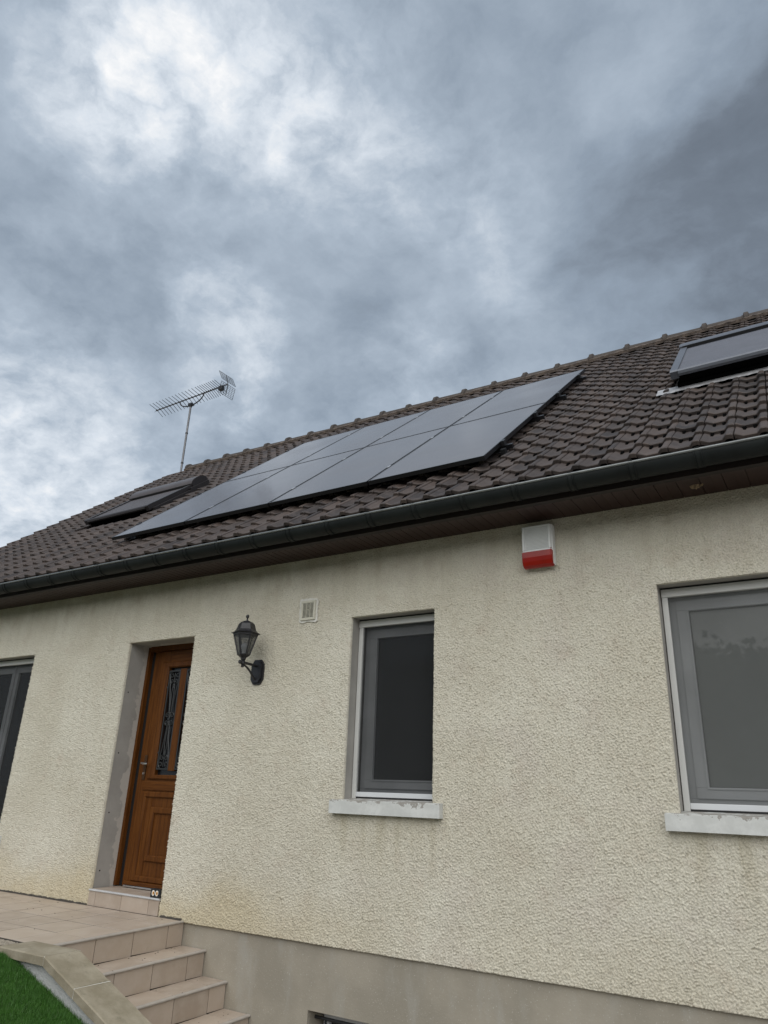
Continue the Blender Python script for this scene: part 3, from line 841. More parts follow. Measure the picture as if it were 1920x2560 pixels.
# two-leaf window at the far end
x0, x1, z0, z1 = PATIO
pd = MB().ring(x0+0.03, x1-0.03, z0+0.045, z1-0.03, 0.045, 0.19, 0.27, 0.004).build('window', 'white_pvc', house)
pd['label'] = 'two-leaf white window beyond the front door'
for (a, b_) in ((x0+0.075, -8.012), (-8.008, x1-0.075)):
    sh = MB().ring(a, b_, z0+0.09, z1-0.075, (0.060, 0.060, 0.060, 0.070), 0.175, 0.235, 0.005).build('sash', 'white_pvc', pd)
    MB().box(a+0.05, b_-0.05, 0.20, 0.212, z0+0.14, z1-0.14).build('pane', 'glass', pd)
MB().box(-8.024, -7.996, 0.160, 0.176, z0+0.09, z1-0.075, 0.005).build('meeting_strip', 'white_pvc', pd)
sf = MB().box(x0+0.002, x1-0.002, 0.113, 0.157, z1-0.062, z1-0.010, 0.004)
sf.box(x1-0.038, x1-0.003, 0.119, 0.153, z0+0.018, z1-0.062, 0.003)
sf.build('screen_frame', 'cassette', pd)
MB().box(x0, x1, 0.125, 0.155, z1-0.010, z1+0.002).build('screen_gap', 'seal', pd)
gz_ = MB(); gz_.add([(x0+0.03, 0.137, z0+0.06), (x1-0.036, 0.137, z0+0.06), (x1-0.036, 0.137, z1-0.06), (x0+0.03, 0.137, z1-0.06)], [(0, 1, 2, 3)])
gz_.build('insect_screen', 'gauze', pd)
sill(pd, -9.2, -7.36); 
for c_ in pd.children:
    if c_.name.startswith('window_sill'): c_.location.z += z0+0.034

# ------------------------------------------------------------------ front door
DZ0 = -0.826
lx0, lx1, lz0, lz1 = -5.795, -5.045, -0.805, 1.275
gx0, gx1, gz0, gz1 = -5.600, -5.180, 0.118, 1.106
d = MB()
ys, yb_ = 0.272, 0.325
d.box(lx0, gx0-0.001, ys, yb_, lz0, lz1, 0.003); d.box(gx1+0.001, lx1, ys, yb_, lz0, lz1, 0.003)
door = d.build('front_door', 'oak', house)
door['label'] = 'golden oak front door with iron grille over dark glass'
MB().box(gx0-0.001, gx1+0.001, ys+0.001, yb_, gz1+0.002, lz1, 0.003).build('rail', 'oak_across', door)
g = MB()
g.box(gx0-0.001, gx1+0.001, ys+0.001, yb_, 0.062, gz0-0.002, 0.002)
g.build('rail', 'oak_across', door)
MB().box(lx0+0.045, lx1-0.045, ys-0.007, ys+0.004, -0.018, 0.062, 0.004).build('middle_rail', 'oak_across', door)
# lower field with its two frames
g = MB(); g.box(gx0-0.001, gx1+0.001, ys+0.004, yb_, lz0, 0.060)
g.build('lower_panel', 'oak', door)
def mould(x0, x1, z0, z1, wd, y0, y1, name):
    wl, wr, wb_, wt = wd if isinstance(wd, tuple) else (wd,)*4
    g = MB(); xa, xb, za, zb = x0+wl, x1-wr, z0+wb_, z1-wt; ym = y0+0.010
    for (P, Q) in (((x0, z0), (x1, z0)), ((x1, z0), (x1, z1)), ((x1, z1), (x0, z1)), ((x0, z1), (x0, z0))): pass
    k = [(x0, z0), (x1, z0), (x1, z1), (x0, z1)]; k2 = [(xa, za), (xb, za), (xb, zb), (xa, zb)]
    e = 0.010; k1 = [(x0+e, z0+e), (x1-e, z0+e), (x1-e, z1-e), (x0+e, z1-e)]
    k3 = [(xa-e, za-e), (xb+e, za-e), (xb+e, zb+e), (xa-e, zb+e)]
    vs = [(x, y1, z) for x, z in k]+[(x, ym, z) for x, z in k]+[(x, y0, z) for x, z in k1]+[(x, y0, z) for x, z in k3]+[(x, ym, z) for x, z in k2]+[(x, y1, z) for x, z in k2]
    fs = []
    for r in range(5):
        for i in range(4): fs.append((r*4+i, r*4+(i+1) % 4, (r+1)*4+(i+1) % 4, (r+1)*4+i))
    return g.add(vs, fs).build(name, 'oak', door)
mould(-5.690, -5.090, 0.078, 1.166, (0.088, 0.088, 0.040, 0.058), 0.252, 0.30, 'glazing_bead')
mould(-5.725, -5.060, -0.780, -0.030, 0.050, 0.258, 0.285, 'panel_moulding')
mould(-5.592, -5.180, -0.612, -0.160, 0.055, 0.258, 0.285, 'panel_moulding')
MB().box(lx0+0.01, lx1-0.01, 0.24, 0.29, lz0-0.004, lz0+0.026, 0.006).build('weather_bar', 'oak_across', door)
MB().box(lx0, lx1, 0.25, 0.32, DZ0-0.002, DZ0+0.012, 0.003).build('threshold_bar', 'alu', door)
MB().box(gx0-0.03, gx1+0.03, 0.300, 0.306, gz0-0.03, gz1+0.03).build('pane', 'door_glass', door)
MB().box(-5.438, -5.355, 0.262, 0.300, 0.155, 1.090, 0.004).build('glazing_bar', 'oak', door)
fr = MB().box(-5.924, -5.890, 0.247, 0.36, DZ0, 1.322, 0.003); fr.box(-5.890, -5.845, 0.300, 0.36, DZ0, 1.30)
fr.box(-5.845, -5.799, 0.282, 0.36, DZ0, 1.296, 0.003)
fr.box(-5.043, -5.020, 0.247, 0.36, DZ0, 1.322, 0.003)
fr.box(-5.890, -5.043, 0.247, 0.36, 1.278, 1.334, 0.003)
fr.build('door_frame', 'oak', door)
MB().box(-5.888, -5.850, 0.288, 0.299, DZ0, 1.28).build('frame_strip', 'seal', door)  # flat black strip in the recess between jamb and leaf
for zz in (0.86, 0.30, -0.22, -0.70):
    MB().tube([(-5.9235, 0.075, zz), (-5.9195, 0.075, zz)], 0.0065, 8).build('screw_hole', 'shade_black', house)
# handle
MB().box(-5.768, -5.732, 0.262, 0.271, 0.072, 0.292, 0.004).build('key_plate', 'bronze', door)
MB().tube([(-5.750, 0.262, 0.216), (-5.750, 0.222, 0.216), (-5.742, 0.214, 0.216), (-5.715, 0.212, 0.215), (-5.665, 0.214, 0.212)],
          [0.010, 0.010, 0.011, 0.011, 0.009], 10).build('handle', 'chrome', door, smooth=True)
MB().tube([(-5.750, 0.263, 0.128), (-5.750, 0.255, 0.128)], 0.011, 12).build('lock_cylinder', 'chrome', door, smooth=True)

# wrought iron grille: two frames with scrolls
def scroll(cx, cz, r0, turns, start, sgn, n=22):
    pts = []
    for i in range(n+1):
        f = i/n; a = start+sgn*2*pi*turns*f; r = r0*(1-0.72*f)
        pts.append((cx+r*cos(a), cz+r*sin(a)))
    return pts
YG = 0.268
def grille_panel(xa, xb):
    g = MB(); r = 0.0058
    za, zb = 0.171, 1.072; xm = (xa+xb)/2
    for x in (xa, xb): g.box(x-0.006, x+0.006, YG-0.006, YG+0.006, za, zb)
    for z in (za, zb): g.box(xa-0.006, xb+0.006, YG-0.0062, YG+0.0062, z-0.006, z+0.006)
    def line(p2, rr_=r): g.tube([(x, YG, z) for x, z in p2], rr_, 6)
    hw = (xb-xa)/2
    for sg in (-1, 1):
        # double C scrolls in the top and bottom corners
        for (zz, up) in ((zb, -1), (za, 1)):
            a0 = pi/2 if up < 0 else -pi/2
            line(scroll(xm+sg*hw*0.50, zz+up*0.038, 0.030, 1.1, a0, -sg if up < 0 else sg))
            line(scroll(xm+sg*hw*0.36, zz+up*0.098, 0.024, 1.1, -a0, sg if up < 0 else -sg))
            line([(xm+sg*hw*0.93, zz+up*0.03), (xm+sg*hw*0.80, zz+up*0.10), (xm+sg*hw*0.45, zz+up*0.24), (xm+sg*0.012, zz+up*0.40)])
            line([(xm+sg*0.008, zz+up*0.125), (xm+sg*hw*0.22, zz+up*0.22), (xm+sg*0.010, zz+up*0.38)], 0.0045)
        zm = (za+zb)/2
        line(scroll(xm+sg*0.030, zm+0.034, 0.026, 1.15, pi/2+sg*0.9, -sg)); line(scroll(xm+sg*0.030, zm-0.034, 0.026, 1.15, -pi/2-sg*0.9, sg))
        line([(xm+sg*0.004, zm-0.06), (xm+sg*0.004, zm+0.06)])
    line([(xm, za+0.02), (xm, za+0.16)], 0.004); line([(xm, zb-0.02), (xm, zb-0.16)], 0.004)
    g.box(xm-0.014, xm+0.014, YG-0.011, YG+0.009, zm-0.010, zm+0.010)
    for z in (0.92, 0.315): 
        xt = xa if xa < -5.5 else xb
        s2 = -1 if xa < -5.5 else 1
        g.box(xt, xt+s2*0.092, YG-0.005, YG+0.005, z-0.007, z+0.007)
    return g.build('iron_grille', 'iron_light', door)
grille_panel(-5.583, -5.442); grille_panel(-5.345, -5.200)

# ------------------------------------------------------------------ terrace, door step, outdoor stairs
ZT = -0.969
def tz(y): return ZT+0.022*y
TS = 0.3345
terr = MB().box(-12, -4.775, -1.235, 0.30, -ZO-0.05, -1.036).build('terrace', 'grout')
terr2 = MB()
tag(terr, kind='structure')
bedv = [(-12, -1.235, tz(-1.235)+0.0015), (-4.772, -1.235, tz(-1.235)+0.0015), (-4.772, 0.02, tz(0.02)+0.0015), (-12, 0.02, tz(0.02)+0.0015),
        (-12, -1.235, -1.036), (-4.772, -1.235, -1.036), (-4.772, 0.02, -1.036), (-12, 0.02, -1.036)]
MB().add(bedv, [(0, 1, 2, 3), (4, 7, 6, 5), (0, 4, 5, 1), (1, 5, 6, 2), (2, 6, 7, 3), (3, 7, 4, 0)]).build('tile_bed', 'grout', terr)
def flat_tile(x0, x1, y0, y1, parent, z_at, th=0.012, name='floor_tile', j=0.0040):
    e = 0.0015
    g = MB(); x0 += j; x1 -= j; y0 += j; y1 -= j
    vs = [(x0, y0, z_at(y0)-th), (x1, y0, z_at(y0)-th), (x1, y1, z_at(y1)-th), (x0, y1, z_at(y1)-th),
          (x0, y0, z_at(y0)-e), (x1, y0, z_at(y0)-e), (x1, y1, z_at(y1)-e), (x0, y1, z_at(y1)-e),
          (x0+e, y0+e, z_at(y0)), (x1-e, y0+e, z_at(y0)), (x1-e, y1-e, z_at(y1)), (x0+e, y1-e, z_at(y1))]
    fs = [(0, 3, 2, 1), (8, 9, 10, 11)]
    for a in (0, 4):
        for i in range(4): fs.append((a+i, a+(i+1) % 4, a+4+(i+1) % 4, a+4+i))
    return g.add(vs, fs).build(name, 'beige', parent)
rows_y = [(-0.225, -0.012), (-0.5595, -0.225), (-0.894, -0.5595), (-1.2285, -0.894)]
rt = random.Random(9)
for (ya, yb) in rows_y:
    x = -4.768
    while x > -9.2:
        zj = rt.uniform(-0.0006, 0.0006)
        flat_tile(x-TS, x, ya, yb, terr, lambda y, zj=zj: tz(y)+0.003+zj)
        x -= TS
NOSE = [-4.738, -4.484, -4.238, -3.992, -3.746]
LEV = [ZT, ZT-0.172, ZT-0.344, ZT-0.516, ZT-0.688]
SY0 = -1.46
steps = empty('front_steps', (-4.2, -0.65, -ZO))
tag(steps, 'beige tiled outdoor steps climbing beside the grey plinth', 'steps')
core = MB()
for k in range(5):
    xa = NOSE[k]-0.020
    xe = -4.77 if k == 0 else NOSE[k-1]-0.020
    core.box(xe-0.3 if k else -4.9, xa-0.006, SY0, PY-0.003, -ZO-0.05, LEV[k]-0.052)
core.build('step_core', 'grout', steps)
def yplane(k): return lambda y: LEV[k]+0.022*y
riser_j = [-0.155, -0.490, -0.825, -1.160]
for k in range(5):
    zf = yplane(k)
    # rounded nosing strip along the front of the tread
    xn = NOSE[k]; r = 0.0085
    poly = [(-0.030, -0.010)]+[(-0.0085+r*cos(a), -0.0085+r*sin(a)) for a in np.linspace(-pi*0.5, pi*0.5, 9)]+[(-0.030, 0.0)]
    g = MB(); g.prism(poly, lambda a, b_: (xn+a, SY0, zf(SY0)+b_+0.003), lambda a, b_: (xn+a, PY-0.004, zf(PY)+b_+0.003))
    g.build('nosing', 'nosing', steps, smooth=True)
    # riser tiles below it
    xr = xn-0.013
    edges = [PY-0.004]+[q+(0.0 if k != 0 else 0.012) for q in riser_j]+[SY0]
    for a, b_ in zip(edges[1:], edges[:-1]):
        ym = (a+b_)/2; zt_ = zf(ym)-0.010; zb_ = (LEV[k+1] if k < 4 else -ZO-0.0)+0.022*ym+0.004
        if k == 4: zb_ = max(zb_, -ZO)
        if zt_-zb_ < 0.03: continue
        j = 0.0030
        MB().box(xr-0.010, xr, a+j, b_-j, zb_, zt_, 0.0015).build('riser_tile', 'beige', steps)
    # tread tiles of the step below this riser
    if k < 4:
        zf2 = yplane(k+1); x1_ = NOSE[k+1]-0.030; x0_ = xr+0.001
        ed = [PY-0.004]+riser_j+[SY0]
        for a, b_ in zip(ed[1:], ed[:-1]):
            flat_tile(x0_, x1_, a, b_, steps, lambda y, zf2=zf2: zf2(y)+0.003, name='tread_tile')
# filler tile between terrace edge and nosing
for a, b_ in zip([-0.155, -0.490, -0.825, -1.160, SY0], [PY-0.004, -0.155, -0.490, -0.825, -1.160]): pass

g = MB(); xs = np.arange(-9.2, -4.74, 0.02); vs = []
for x in xs:
    h_ = 0.010+0.007*rr.random()
    vs += [(x, -0.014-0.006*rr.random(), tz(0)+0.0032), (x, -0.010-0.004*rr.random(), tz(0)+h_), (x, 0.012, tz(0)+h_+0.004)]
fs = []
for i in range(len(xs)-1):
    if DOOR[0]-0.01 < xs[i] < DOOR[1]+0.01: continue
    fs += [(3*i, 3*i+3, 3*i+4, 3*i+1), (3*i+1, 3*i+4, 3*i+5, 3*i+2)]
g.add(vs, fs).build('foot_joint', 'grout', house)

# raised step in front of the door
ds = empty('door_step', (-5.47, 0.1, ZT)); ds.parent = house; ds.location = Vector((-5.47, 0.1, ZT))-world_origin(house)
DX0, DX1 = -5.913, -5.034
MB().box(DX0, DX1, 0.004, 0.36, ZT-0.06, DZ0-0.020).build('step_core', 'grout', ds)
xj = [DX0, -5.822, -5.488, -5.154, DX1]
for a, b_ in zip(xj[:-1], xj[1:]):
    MB().box(a+0.002, b_-0.002, -0.008, 0.003, ZT+0.004, DZ0-0.022, 0.0015).build('riser_tile', 'beige', ds)
xj = [DX0, -5.655, -5.321, DX1]
for a, b_ in zip(xj[:-1], xj[1:]):
    flat_tile(a, b_, 0.012, 0.345, ds, lambda y: DZ0-0.008-0.012*(0.3-y), name='tread_tile')
r = 0.0085
poly = [(0.012, -0.0125)]+[(-0.004+r*cos(a), -0.0040+r*sin(a)) for a in np.linspace(1.5*pi, 0.5*pi, 9)]+[(0.012, 0.0045)]
g = MB(); g.prism(poly, lambda a, b_: (DX0+0.001, a-0.004, DZ0-0.0155+b_), lambda a, b_: (DX1-0.001, a-0.004, DZ0-0.0155+b_))
g.build('nosing', 'trim_grey', ds, smooth=True)

# exposed aggregate path beyond the terrace
g = MB().box(-12, -4.66, -1.335, -1.2355, -1.30, -1.003)
tag(g.build('gravel_path', 'gravel'), kind='structure')
g = MB(); N = 2600
base = []
for i in range(N):
    x = rr.uniform(-5.9, -4.68); y = rr.uniform(-1.335, -1.238); s = rr.uniform(0.004, 0.010)
    z = -1.003
    a = rr.uniform(0, 6.28)
    q = [(x+s*cos(a+i_*pi/2)*rr.uniform(.7, 1.2), y+s*sin(a+i_*pi/2)*rr.uniform(.7, 1.2), z-0.001) for i_ in range(4)]
    g.add(q+[(x, y, z+s*0.7)], [(0, 1, 4), (1, 2, 4), (2, 3, 4), (3, 0, 4)])
tag(g.build('gravel', 'gravel', fix=False), 'pale loose gravel between tiled terrace and stone coping', 'gravel', kind='stuff')

# ------------------------------------------------------------------ garden wall with stone coping
XB, SLP = -4.250, 0.385
def cz_(x): return -0.940 if x <= XB else -0.940-SLP*(x-XB)
YO, YI, CT = -1.585, -1.335, 0.050
gw = empty('garden_wall', (-3.9, -1.46, -ZO))
tag(gw, 'low white rendered stair wall topped with sloping stone coping', 'wall')
def stone(xa, xb, name='coping_stone', y0=YO, y1=YI):
    g = MB(); n = 10; rj = random.Random(int(abs(xa)*1000))
    xs = np.linspace(xa, xb, n); e = 0.006
    prof = [(y0, -CT), (y0, -e), (y0+e, 0), (y1-e, 0), (y1, -e), (y1, -CT)]
    vs = []
    for i, x in enumerate(xs):
        for (y, z) in prof: vs.append((x+0.0, y+rj.uniform(-.0015, .0015), cz_(x)+z+rj.uniform(-.0012, .0012)))
    m_ = len(prof)
    fs = [(i*m_+j, i*m_+(j+1) % m_, (i+1)*m_+(j+1) % m_, (i+1)*m_+j) for i in range(n-1) for j in range(m_)]
    fs += [tuple(range(m_)), tuple((n-1)*m_+j for j in range(m_))[::-1]]
    return g.add(vs, fs).build(name, 'coping', gw)
stone(-4.700, XB); stone(XB+0.0015, -3.943); stone(-3.938, -3.38); stone(-3.375, -2.8); stone(-2.795, -2.45)
g = MB()
for xa, xb in ((-4.68, XB), (XB, -2.46)):
    poly = [(xa, cz_(xa)-CT+0.001), (xb, cz_(xb)-CT+0.001), (xb, -ZO-0.05), (xa, -ZO-0.05)]
    g.prism(poly, lambda x, z: (x, -1.550, z), lambda x, z: (x, -1.372, z))
g.build('wall_body', 'white_render', gw)
g = MB()
for (xa, xb) in ((-3.9422, -3.9388), (XB-0.0004, XB+0.0012)):
    za, zb2 = cz_(xa), cz_(xb)
    g.add([(xa, YO+0.001, za-CT), (xb, YO+0.001, zb2-CT), (xb, YI-0.001, zb2-CT), (xa, YI-0.001, za-CT),
           (xa, YO+0.001, za-0.001), (xb, YO+0.001, zb2-0.001), (xb, YI-0.001, zb2-0.001), (xa, YI-0.001, za-0.001)],
          [(0, 3, 2, 1), (4, 5, 6, 7), (0, 1, 5, 4), (1, 2, 6, 5), (2, 3, 7, 6), (3, 0, 4, 7)])
g.build('mortar_joint', 'filler', gw)

# turf blades on the part of the lawn in view
N = 70000
bx = RNG.uniform(-5.2, -3.45, N); by = RNG.uniform(-2.3, -1.556, N)
bz = np.clip(-1.000-0.308*(bx+4.572), -ZO+0.02, -0.985)
ang = RNG.uniform(0, 2*pi, N); ln = RNG.uniform(0.016, 0.034, N); wd = RNG.uniform(0.0012, 0.0022, N)
lean = RNG.uniform(0.002, 0.018, N); la = RNG.uniform(0, 2*pi, N)
V = np.zeros((N, 3, 3))
V[:, 0] = np.stack([bx-wd*np.cos(ang), by-wd*np.sin(ang), bz-0.002], -1)
V[:, 1] = np.stack([bx+wd*np.cos(ang), by+wd*np.sin(ang), bz-0.002], -1)
V[:, 2] = np.stack([bx+lean*np.cos(la), np.minimum(by+lean*np.sin(la), -1.552), bz+ln], -1)
o3 = np.array([-4.3, -1.9, -1.1])
me = fast_mesh('grass', V.reshape(-1, 3)-o3, np.arange(3*N).reshape(N, 3), 'grass', False)
go = bpy.data.objects.new('grass', me); col.objects.link(go); go.location = o3
tag(go, 'short dark green turf on the slope below the stone coping', 'grass', kind='stuff')

# ------------------------------------------------------------------ solar panels on rails
PXS = [K*q for q in (-6.627, -5.492, -4.372, -3.250, -2.130)]
PSS = [K*q for q in (0.760, 2.818, 4.885)]
ph0, ph1 = PANEL_H-0.035, PANEL_H
mount = empty('panel_mount', T(-4.4, 0.8, 0.02))
tag(mount, 'black rails and clips carrying the eight solar panels', 'mounting rails')
def slope_box(g, x0, x1, s0, s1, h0, h1):
    vs = [T(x, s, h) for h in (h0, h1) for s in (s0, s1) for x in (x0, x1)]
    return g.add(vs, [(0, 2, 3, 1), (4, 5, 7, 6), (0, 1, 5, 4), (2, 6, 7, 3), (0, 4, 6, 2), (1, 3, 7, 5)])
rail_s = [K*q for q in (1.22, 2.30, 3.28, 4.40)]
for s in rail_s:
    slope_box(MB(), PXS[0]-0.06, PXS[-1]+0.085, s-0.02, s+0.02, ph0-0.045, ph0-0.002).build('rail', 'black_frame', mount)
    for xx in (PXS[-1]+0.012, PXS[0]-0.012):
        g = slope_box(MB(), xx-0.011, xx+0.016, s-0.03, s+0.03, ph0-0.002, ph1+0.006)
        g.build('end_clamp', 'black_metal', mount)
    for xx in np.arange(PXS[0]+0.25, PXS[-1]+0.2, 0.93):
        g = slope_box(MB(), xx-0.015, xx+0.015, s-0.12, s-0.10, 0.0, ph0-0.03)
        slope_box(g, xx-0.015, xx+0.015, s-0.12, s+0.015, ph0-0.052, ph0-0.046); slope_box(g, xx-0.015, xx+0.015, s-0.12, s+0.14, 0.004, 0.010)
        g.build('roof_hook', 'alu' if xx > PXS[-1]-0.5 else 'black_metal', mount)
    for xx in PXS[1:-1]:
        slope_box(MB(), xx-0.010, xx+0.010, s-0.032, s+0.032, ph1-0.004, ph1+0.0035).build('mid_clamp', 'alu', mount)
g = slope_box(MB(), PXS[-1]+0.01, PXS[-1]+0.05, 1.05, 1.10, 0.0, 0.05); g.build('cable_clip', 'black_metal', mount)
plabels = [
    ['black solar panel at the eave corner nearest the brown roof window', 'black solar panel second in the eave row counting from the brown roof window',
     'black solar panel third in the eave row counting from the brown roof window', 'black solar panel at the eave corner above the red and white siren'],
    ['black solar panel at the ridge corner nearest the brown roof window', 'black solar panel second in the ridge row counting from the brown roof window',
     'black solar panel third in the ridge row counting from the brown roof window', 'black solar panel at the ridge corner facing the grey shuttered roof window']]
for r in range(2):
    for k in range(4):
        x0, x1, s0, s1 = PXS[k]+0.008, PXS[k+1]-0.008, PSS[r]+0.007, PSS[r+1]-0.007
        P = empty('solar_panel', T((x0+x1)/2, s0, ph0))
        tag(P, plabels[r][k], 'solar panel', 'eight solar panels on the roof')
        fw_ = 0.011
        g = slope_box(MB(), x0, x1, s0, s0+fw_, ph0, ph1); slope_box(g, x0, x1, s1-fw_, s1, ph0, ph1)
        slope_box(g, x0, x0+fw_, s0+fw_, s1-fw_, ph0, ph1); slope_box(g, x1-fw_, x1, s0+fw_, s1-fw_, ph0, ph1)
        g.build('frame', 'black_frame', P)
        slope_box(MB(), x0+fw_, x1-fw_, s0+fw_, s1-fw_, ph1-0.008, ph1-0.0015).build('glass_sheet', 'solar', P)

# ------------------------------------------------------------------ roof windows with roller shutters
def roof_window(box, label, m_slat, m_rail, m_dark, hf, hb, htop, boxlen, slat, name):
    x0, x1, s0, s1 = box
    W = empty(name, T((x0+x1)/2, s0, 0)); W.parent = None
    W.parent = house; W.location = Vector(T((x0+x1)/2, s0, 0))-world_origin(house); W['label'] = label
    sb = s1-boxlen                                    # where the roller box begins
    def hs(s): return hf+(hb-hf)*(s-s0)/(sb-s0)       # the plane of the shutter
    # window casing painted black to give the shade under the shutter
    g = MB(); prism_x(g, [(s0+0.07, -0.04), (s1-0.03, -0.04), (s1-0.03, 0.06), (s0+0.07, 0.05)], x0+0.03, x1-0.03)
    g.build('casing', 'shade_black', W)
    g = MB(); e = 0.03
    prism_x(g, [(s0+0.045, hf-0.055), (s0+0.045, hf-0.010), (sb+0.05, hb-0.004), (sb+0.05, 0.03), (s0+0.10, 0.03)], x0+0.05, x1-0.05)
    g.build('shutter_void_fill', 'shade_black', W)  # black block standing in for the shaded void behind the slats
    # slats
    n = int((sb-s0-0.06)/slat)
    for i in range(n):
        a = s0+0.05+i*slat; b_ = a+slat
        g = MB(); ha, hb_ = hs(a), hs(b_)
        poly = [(a+0.0035, ha-0.016), (a+0.0035, ha-0.005), (a+slat*0.35, ha+0.003), (a+slat*0.7, hb_+0.003), (b_-0.0035, hb_-0.006), (b_-0.0035, hb_-0.016)]
        prism_x(g, poly, x0+0.060, x1-0.060)
        if i == 0: me0 = g.build('shutter_slat', m_slat, W)
        else: g.build('shutter_slat', m_slat, W)
    # side rails and rounded bottom rail
    for xa, xb in ((x0, x0+0.062), (x1-0.062, x1)):
        g = MB(); prism_x(g, [(s0+0.012, hf-0.058), (s0+0.004, hf+0.005), (s0+0.02, hf+0.016), (sb+0.02, hb+0.016), (sb+0.02, hb-0.050)], xa, xb)
        g.build('side_rail', m_rail, W)
    g = MB(); rr_ = 0.03
    poly = [(s0+0.055, hf+0.012), (s0+0.02, hf+0.014), (s0+0.004, hf+0.004), (s0-0.004, hf-0.018), (s0+0.002, hf-0.032), (s0+0.016, hf-0.042), (s0+0.055, hf-0.042)]
    prism_x(g, poly, x0+0.0625, x1-0.0625); g.build('bottom_rail', m_rail, W, smooth=True)
    # roller box, rounded over
    g = MB()
    poly = [(sb, 0.02), (sb, hb+0.030)]
    for a in np.linspace(pi*0.86, 0.0, 12):
        poly.append((sb+boxlen*0.5+boxlen*0.5*cos(a), hb+0.02+(htop-hb-0.02)*sin(a)))
    poly += [(s1, 0.02)]
    prism_x(g, poly, x0-0.004, x1+0.004); g.build('roller_box', m_slat if m_slat != 'shutter_grey' else m_rail, W, smooth=True)
    for xa, xb in ((x0-0.012, x0-0.0045), (x1+0.0045, x1+0.012)):
        g = MB(); prism_x(g, [(a*1.0, b_-0.003) for a, b_ in poly], xa, xb); g.build('box_end', m_dark if m_slat != 'shutter_grey' else m_rail, W)
    g = MB(); prism_x(g, [(sb-0.004, hb+0.004), (sb-0.004, hb+0.030), (sb+0.02, hb+0.03), (sb+0.02, hb+0.004)], x0+0.02, x1-0.02); g.build('box_slot', 'seal', W)
    return W, sb
wa, sb = roof_window(SKY_A, 'brown roof window with lowered roller shutter and rounded box', 'shutter_brown', 'shutter_brown_dark', 'shutter_brown_dark', 0.087, 0.088, 0.172, 0.33, 0.075, 'roof_window')
# hinge and tucked-up corner beside the roller box
g = MB()
slope_box(g, SKY_A[1]+0.012, SKY_A[1]+0.05, SKY_A[3]-0.42, SKY_A[3]-0.02, 0.0, 0.07)
slope_box(g, SKY_A[1]+0.012, SKY_A[1]+0.06, SKY_A[2]+0.05, SKY_A[3]-0.42, 0.0, 0.045)
g.build('side_flashing', 'shutter_brown_dark', wa)
wb, sb = roof_window(SKY_B, 'grey roof window with closed ribbed roller shutter', 'shutter_grey', 'shutter_rail', 'shutter_brown_dark', 0.160, 0.188, 0.228, 0.22, 0.064, 'roof_window')
# lead apron dressed into the pans of the tiles below the grey roof window
g = MB(); xs = np.arange(SKY_B[0]-0.14, SKY_B[1]+0.1, 0.012)
vs = []; e0 = SKY_B[2]-0.045
for x in xs:
    e = e0+0.008*math.sin(x*31)+0.005*rr.uniform(-1, 1)
    vs += [T(x, e, 0.0035+rr.uniform(0, 0.003)), T(x, e+0.03, 0.010+rr.uniform(0, 0.003)), T(x, e0+0.10, 0.012), T(x, e0+0.16, 0.02)]
g.add(vs, [(4*i+j, 4*i+4+j, 4*i+5+j, 4*i+1+j) for i in range(len(xs)-1) for j in range(3)])
g.build('lead_apron', 'lead', wb, smooth='all')

# ------------------------------------------------------------------ television aerial on the ridge end
AX, AY = -11.02*K, ry+0.12
A = empty('television_aerial', (AX, AY, rz-0.15))
tag(A, 'rake-like television aerial on a thin mast at the ridge end', 'aerial')
HT = rz+1.70*K
MB().tube([(AX, AY, rz-0.25), (AX, AY, HT)], 0.021, 10).build('mast', 'mast_steel', A, smooth=True)
for z in (rz+0.27, rz+0.94, HT-0.07):
    MB().tube([(AX, AY, z-0.012), (AX, AY, z+0.012)], 0.028, 10).build('mast_collar', 'black_metal', A, smooth=True)
th = radians(-2); bd_ = Vector((cos(th), sin(th), 0.0)); cr_ = Vector((-sin(th), cos(th), 0)); zv = Vector((0, 0, 1))
BC = Vector((AX, AY, HT+0.15))
b0, b1 = BC-bd_*1.12, BC+bd_*1.04
MB().tube([b0, b1], 0.012, 8).build('boom', 'mast_steel', A, smooth=True)
els = list(np.linspace(-1.10, 0.30, 15))+list(np.linspace(0.37, 0.86, 9))
tiltv = (cr_*0.93-zv*0.30).normalized()
for i, tt in enumerate(els):
    P = BC+bd_*tt; hl = 0.20 if tt < 0.9 else 0.22
    g = MB()
    g.tube([P-tiltv*hl-bd_*0.02, P+zv*0.012, P+tiltv*hl-bd_*0.02], 0.0052, 6)
    k = (cr_*0.5+zv*0.86).normalized()
    g.tube([P+k*0.055-bd_*0.035, P, P-k*0.055-bd_*0.035], 0.004, 5)
    g.box(P.x-0.010, P.x+0.010, P.y-0.014, P.y+0.014, P.z-0.012, P.z+0.018)
    g.build('director', 'aerial_alu', A)
P = BC+bd_*0.86
MB().box(P.x-0.05, P.x+0.05, P.y-0.04, P.y+0.04, P.z-0.09, P.z+0.0, 0.01).build('dipole_box', 'black_metal', A)
pts = []
for f in np.linspace(0, 1, 13):
    a = pi+pi*f
    pts.append(BC+bd_*(0.0+0.36*cos(a))+zv*(-0.005+0.19*sin(a)))
MB().tube(pts, 0.013, 8).build('bracket', 'aerial_alu', A, smooth=True)
MB().box(AX-0.05, AX+0.05, AY-0.04, AY+0.04, HT-0.05, HT+0.0, 0.006).build('clamp', 'black_metal', A)
hinge = BC+bd_*1.04
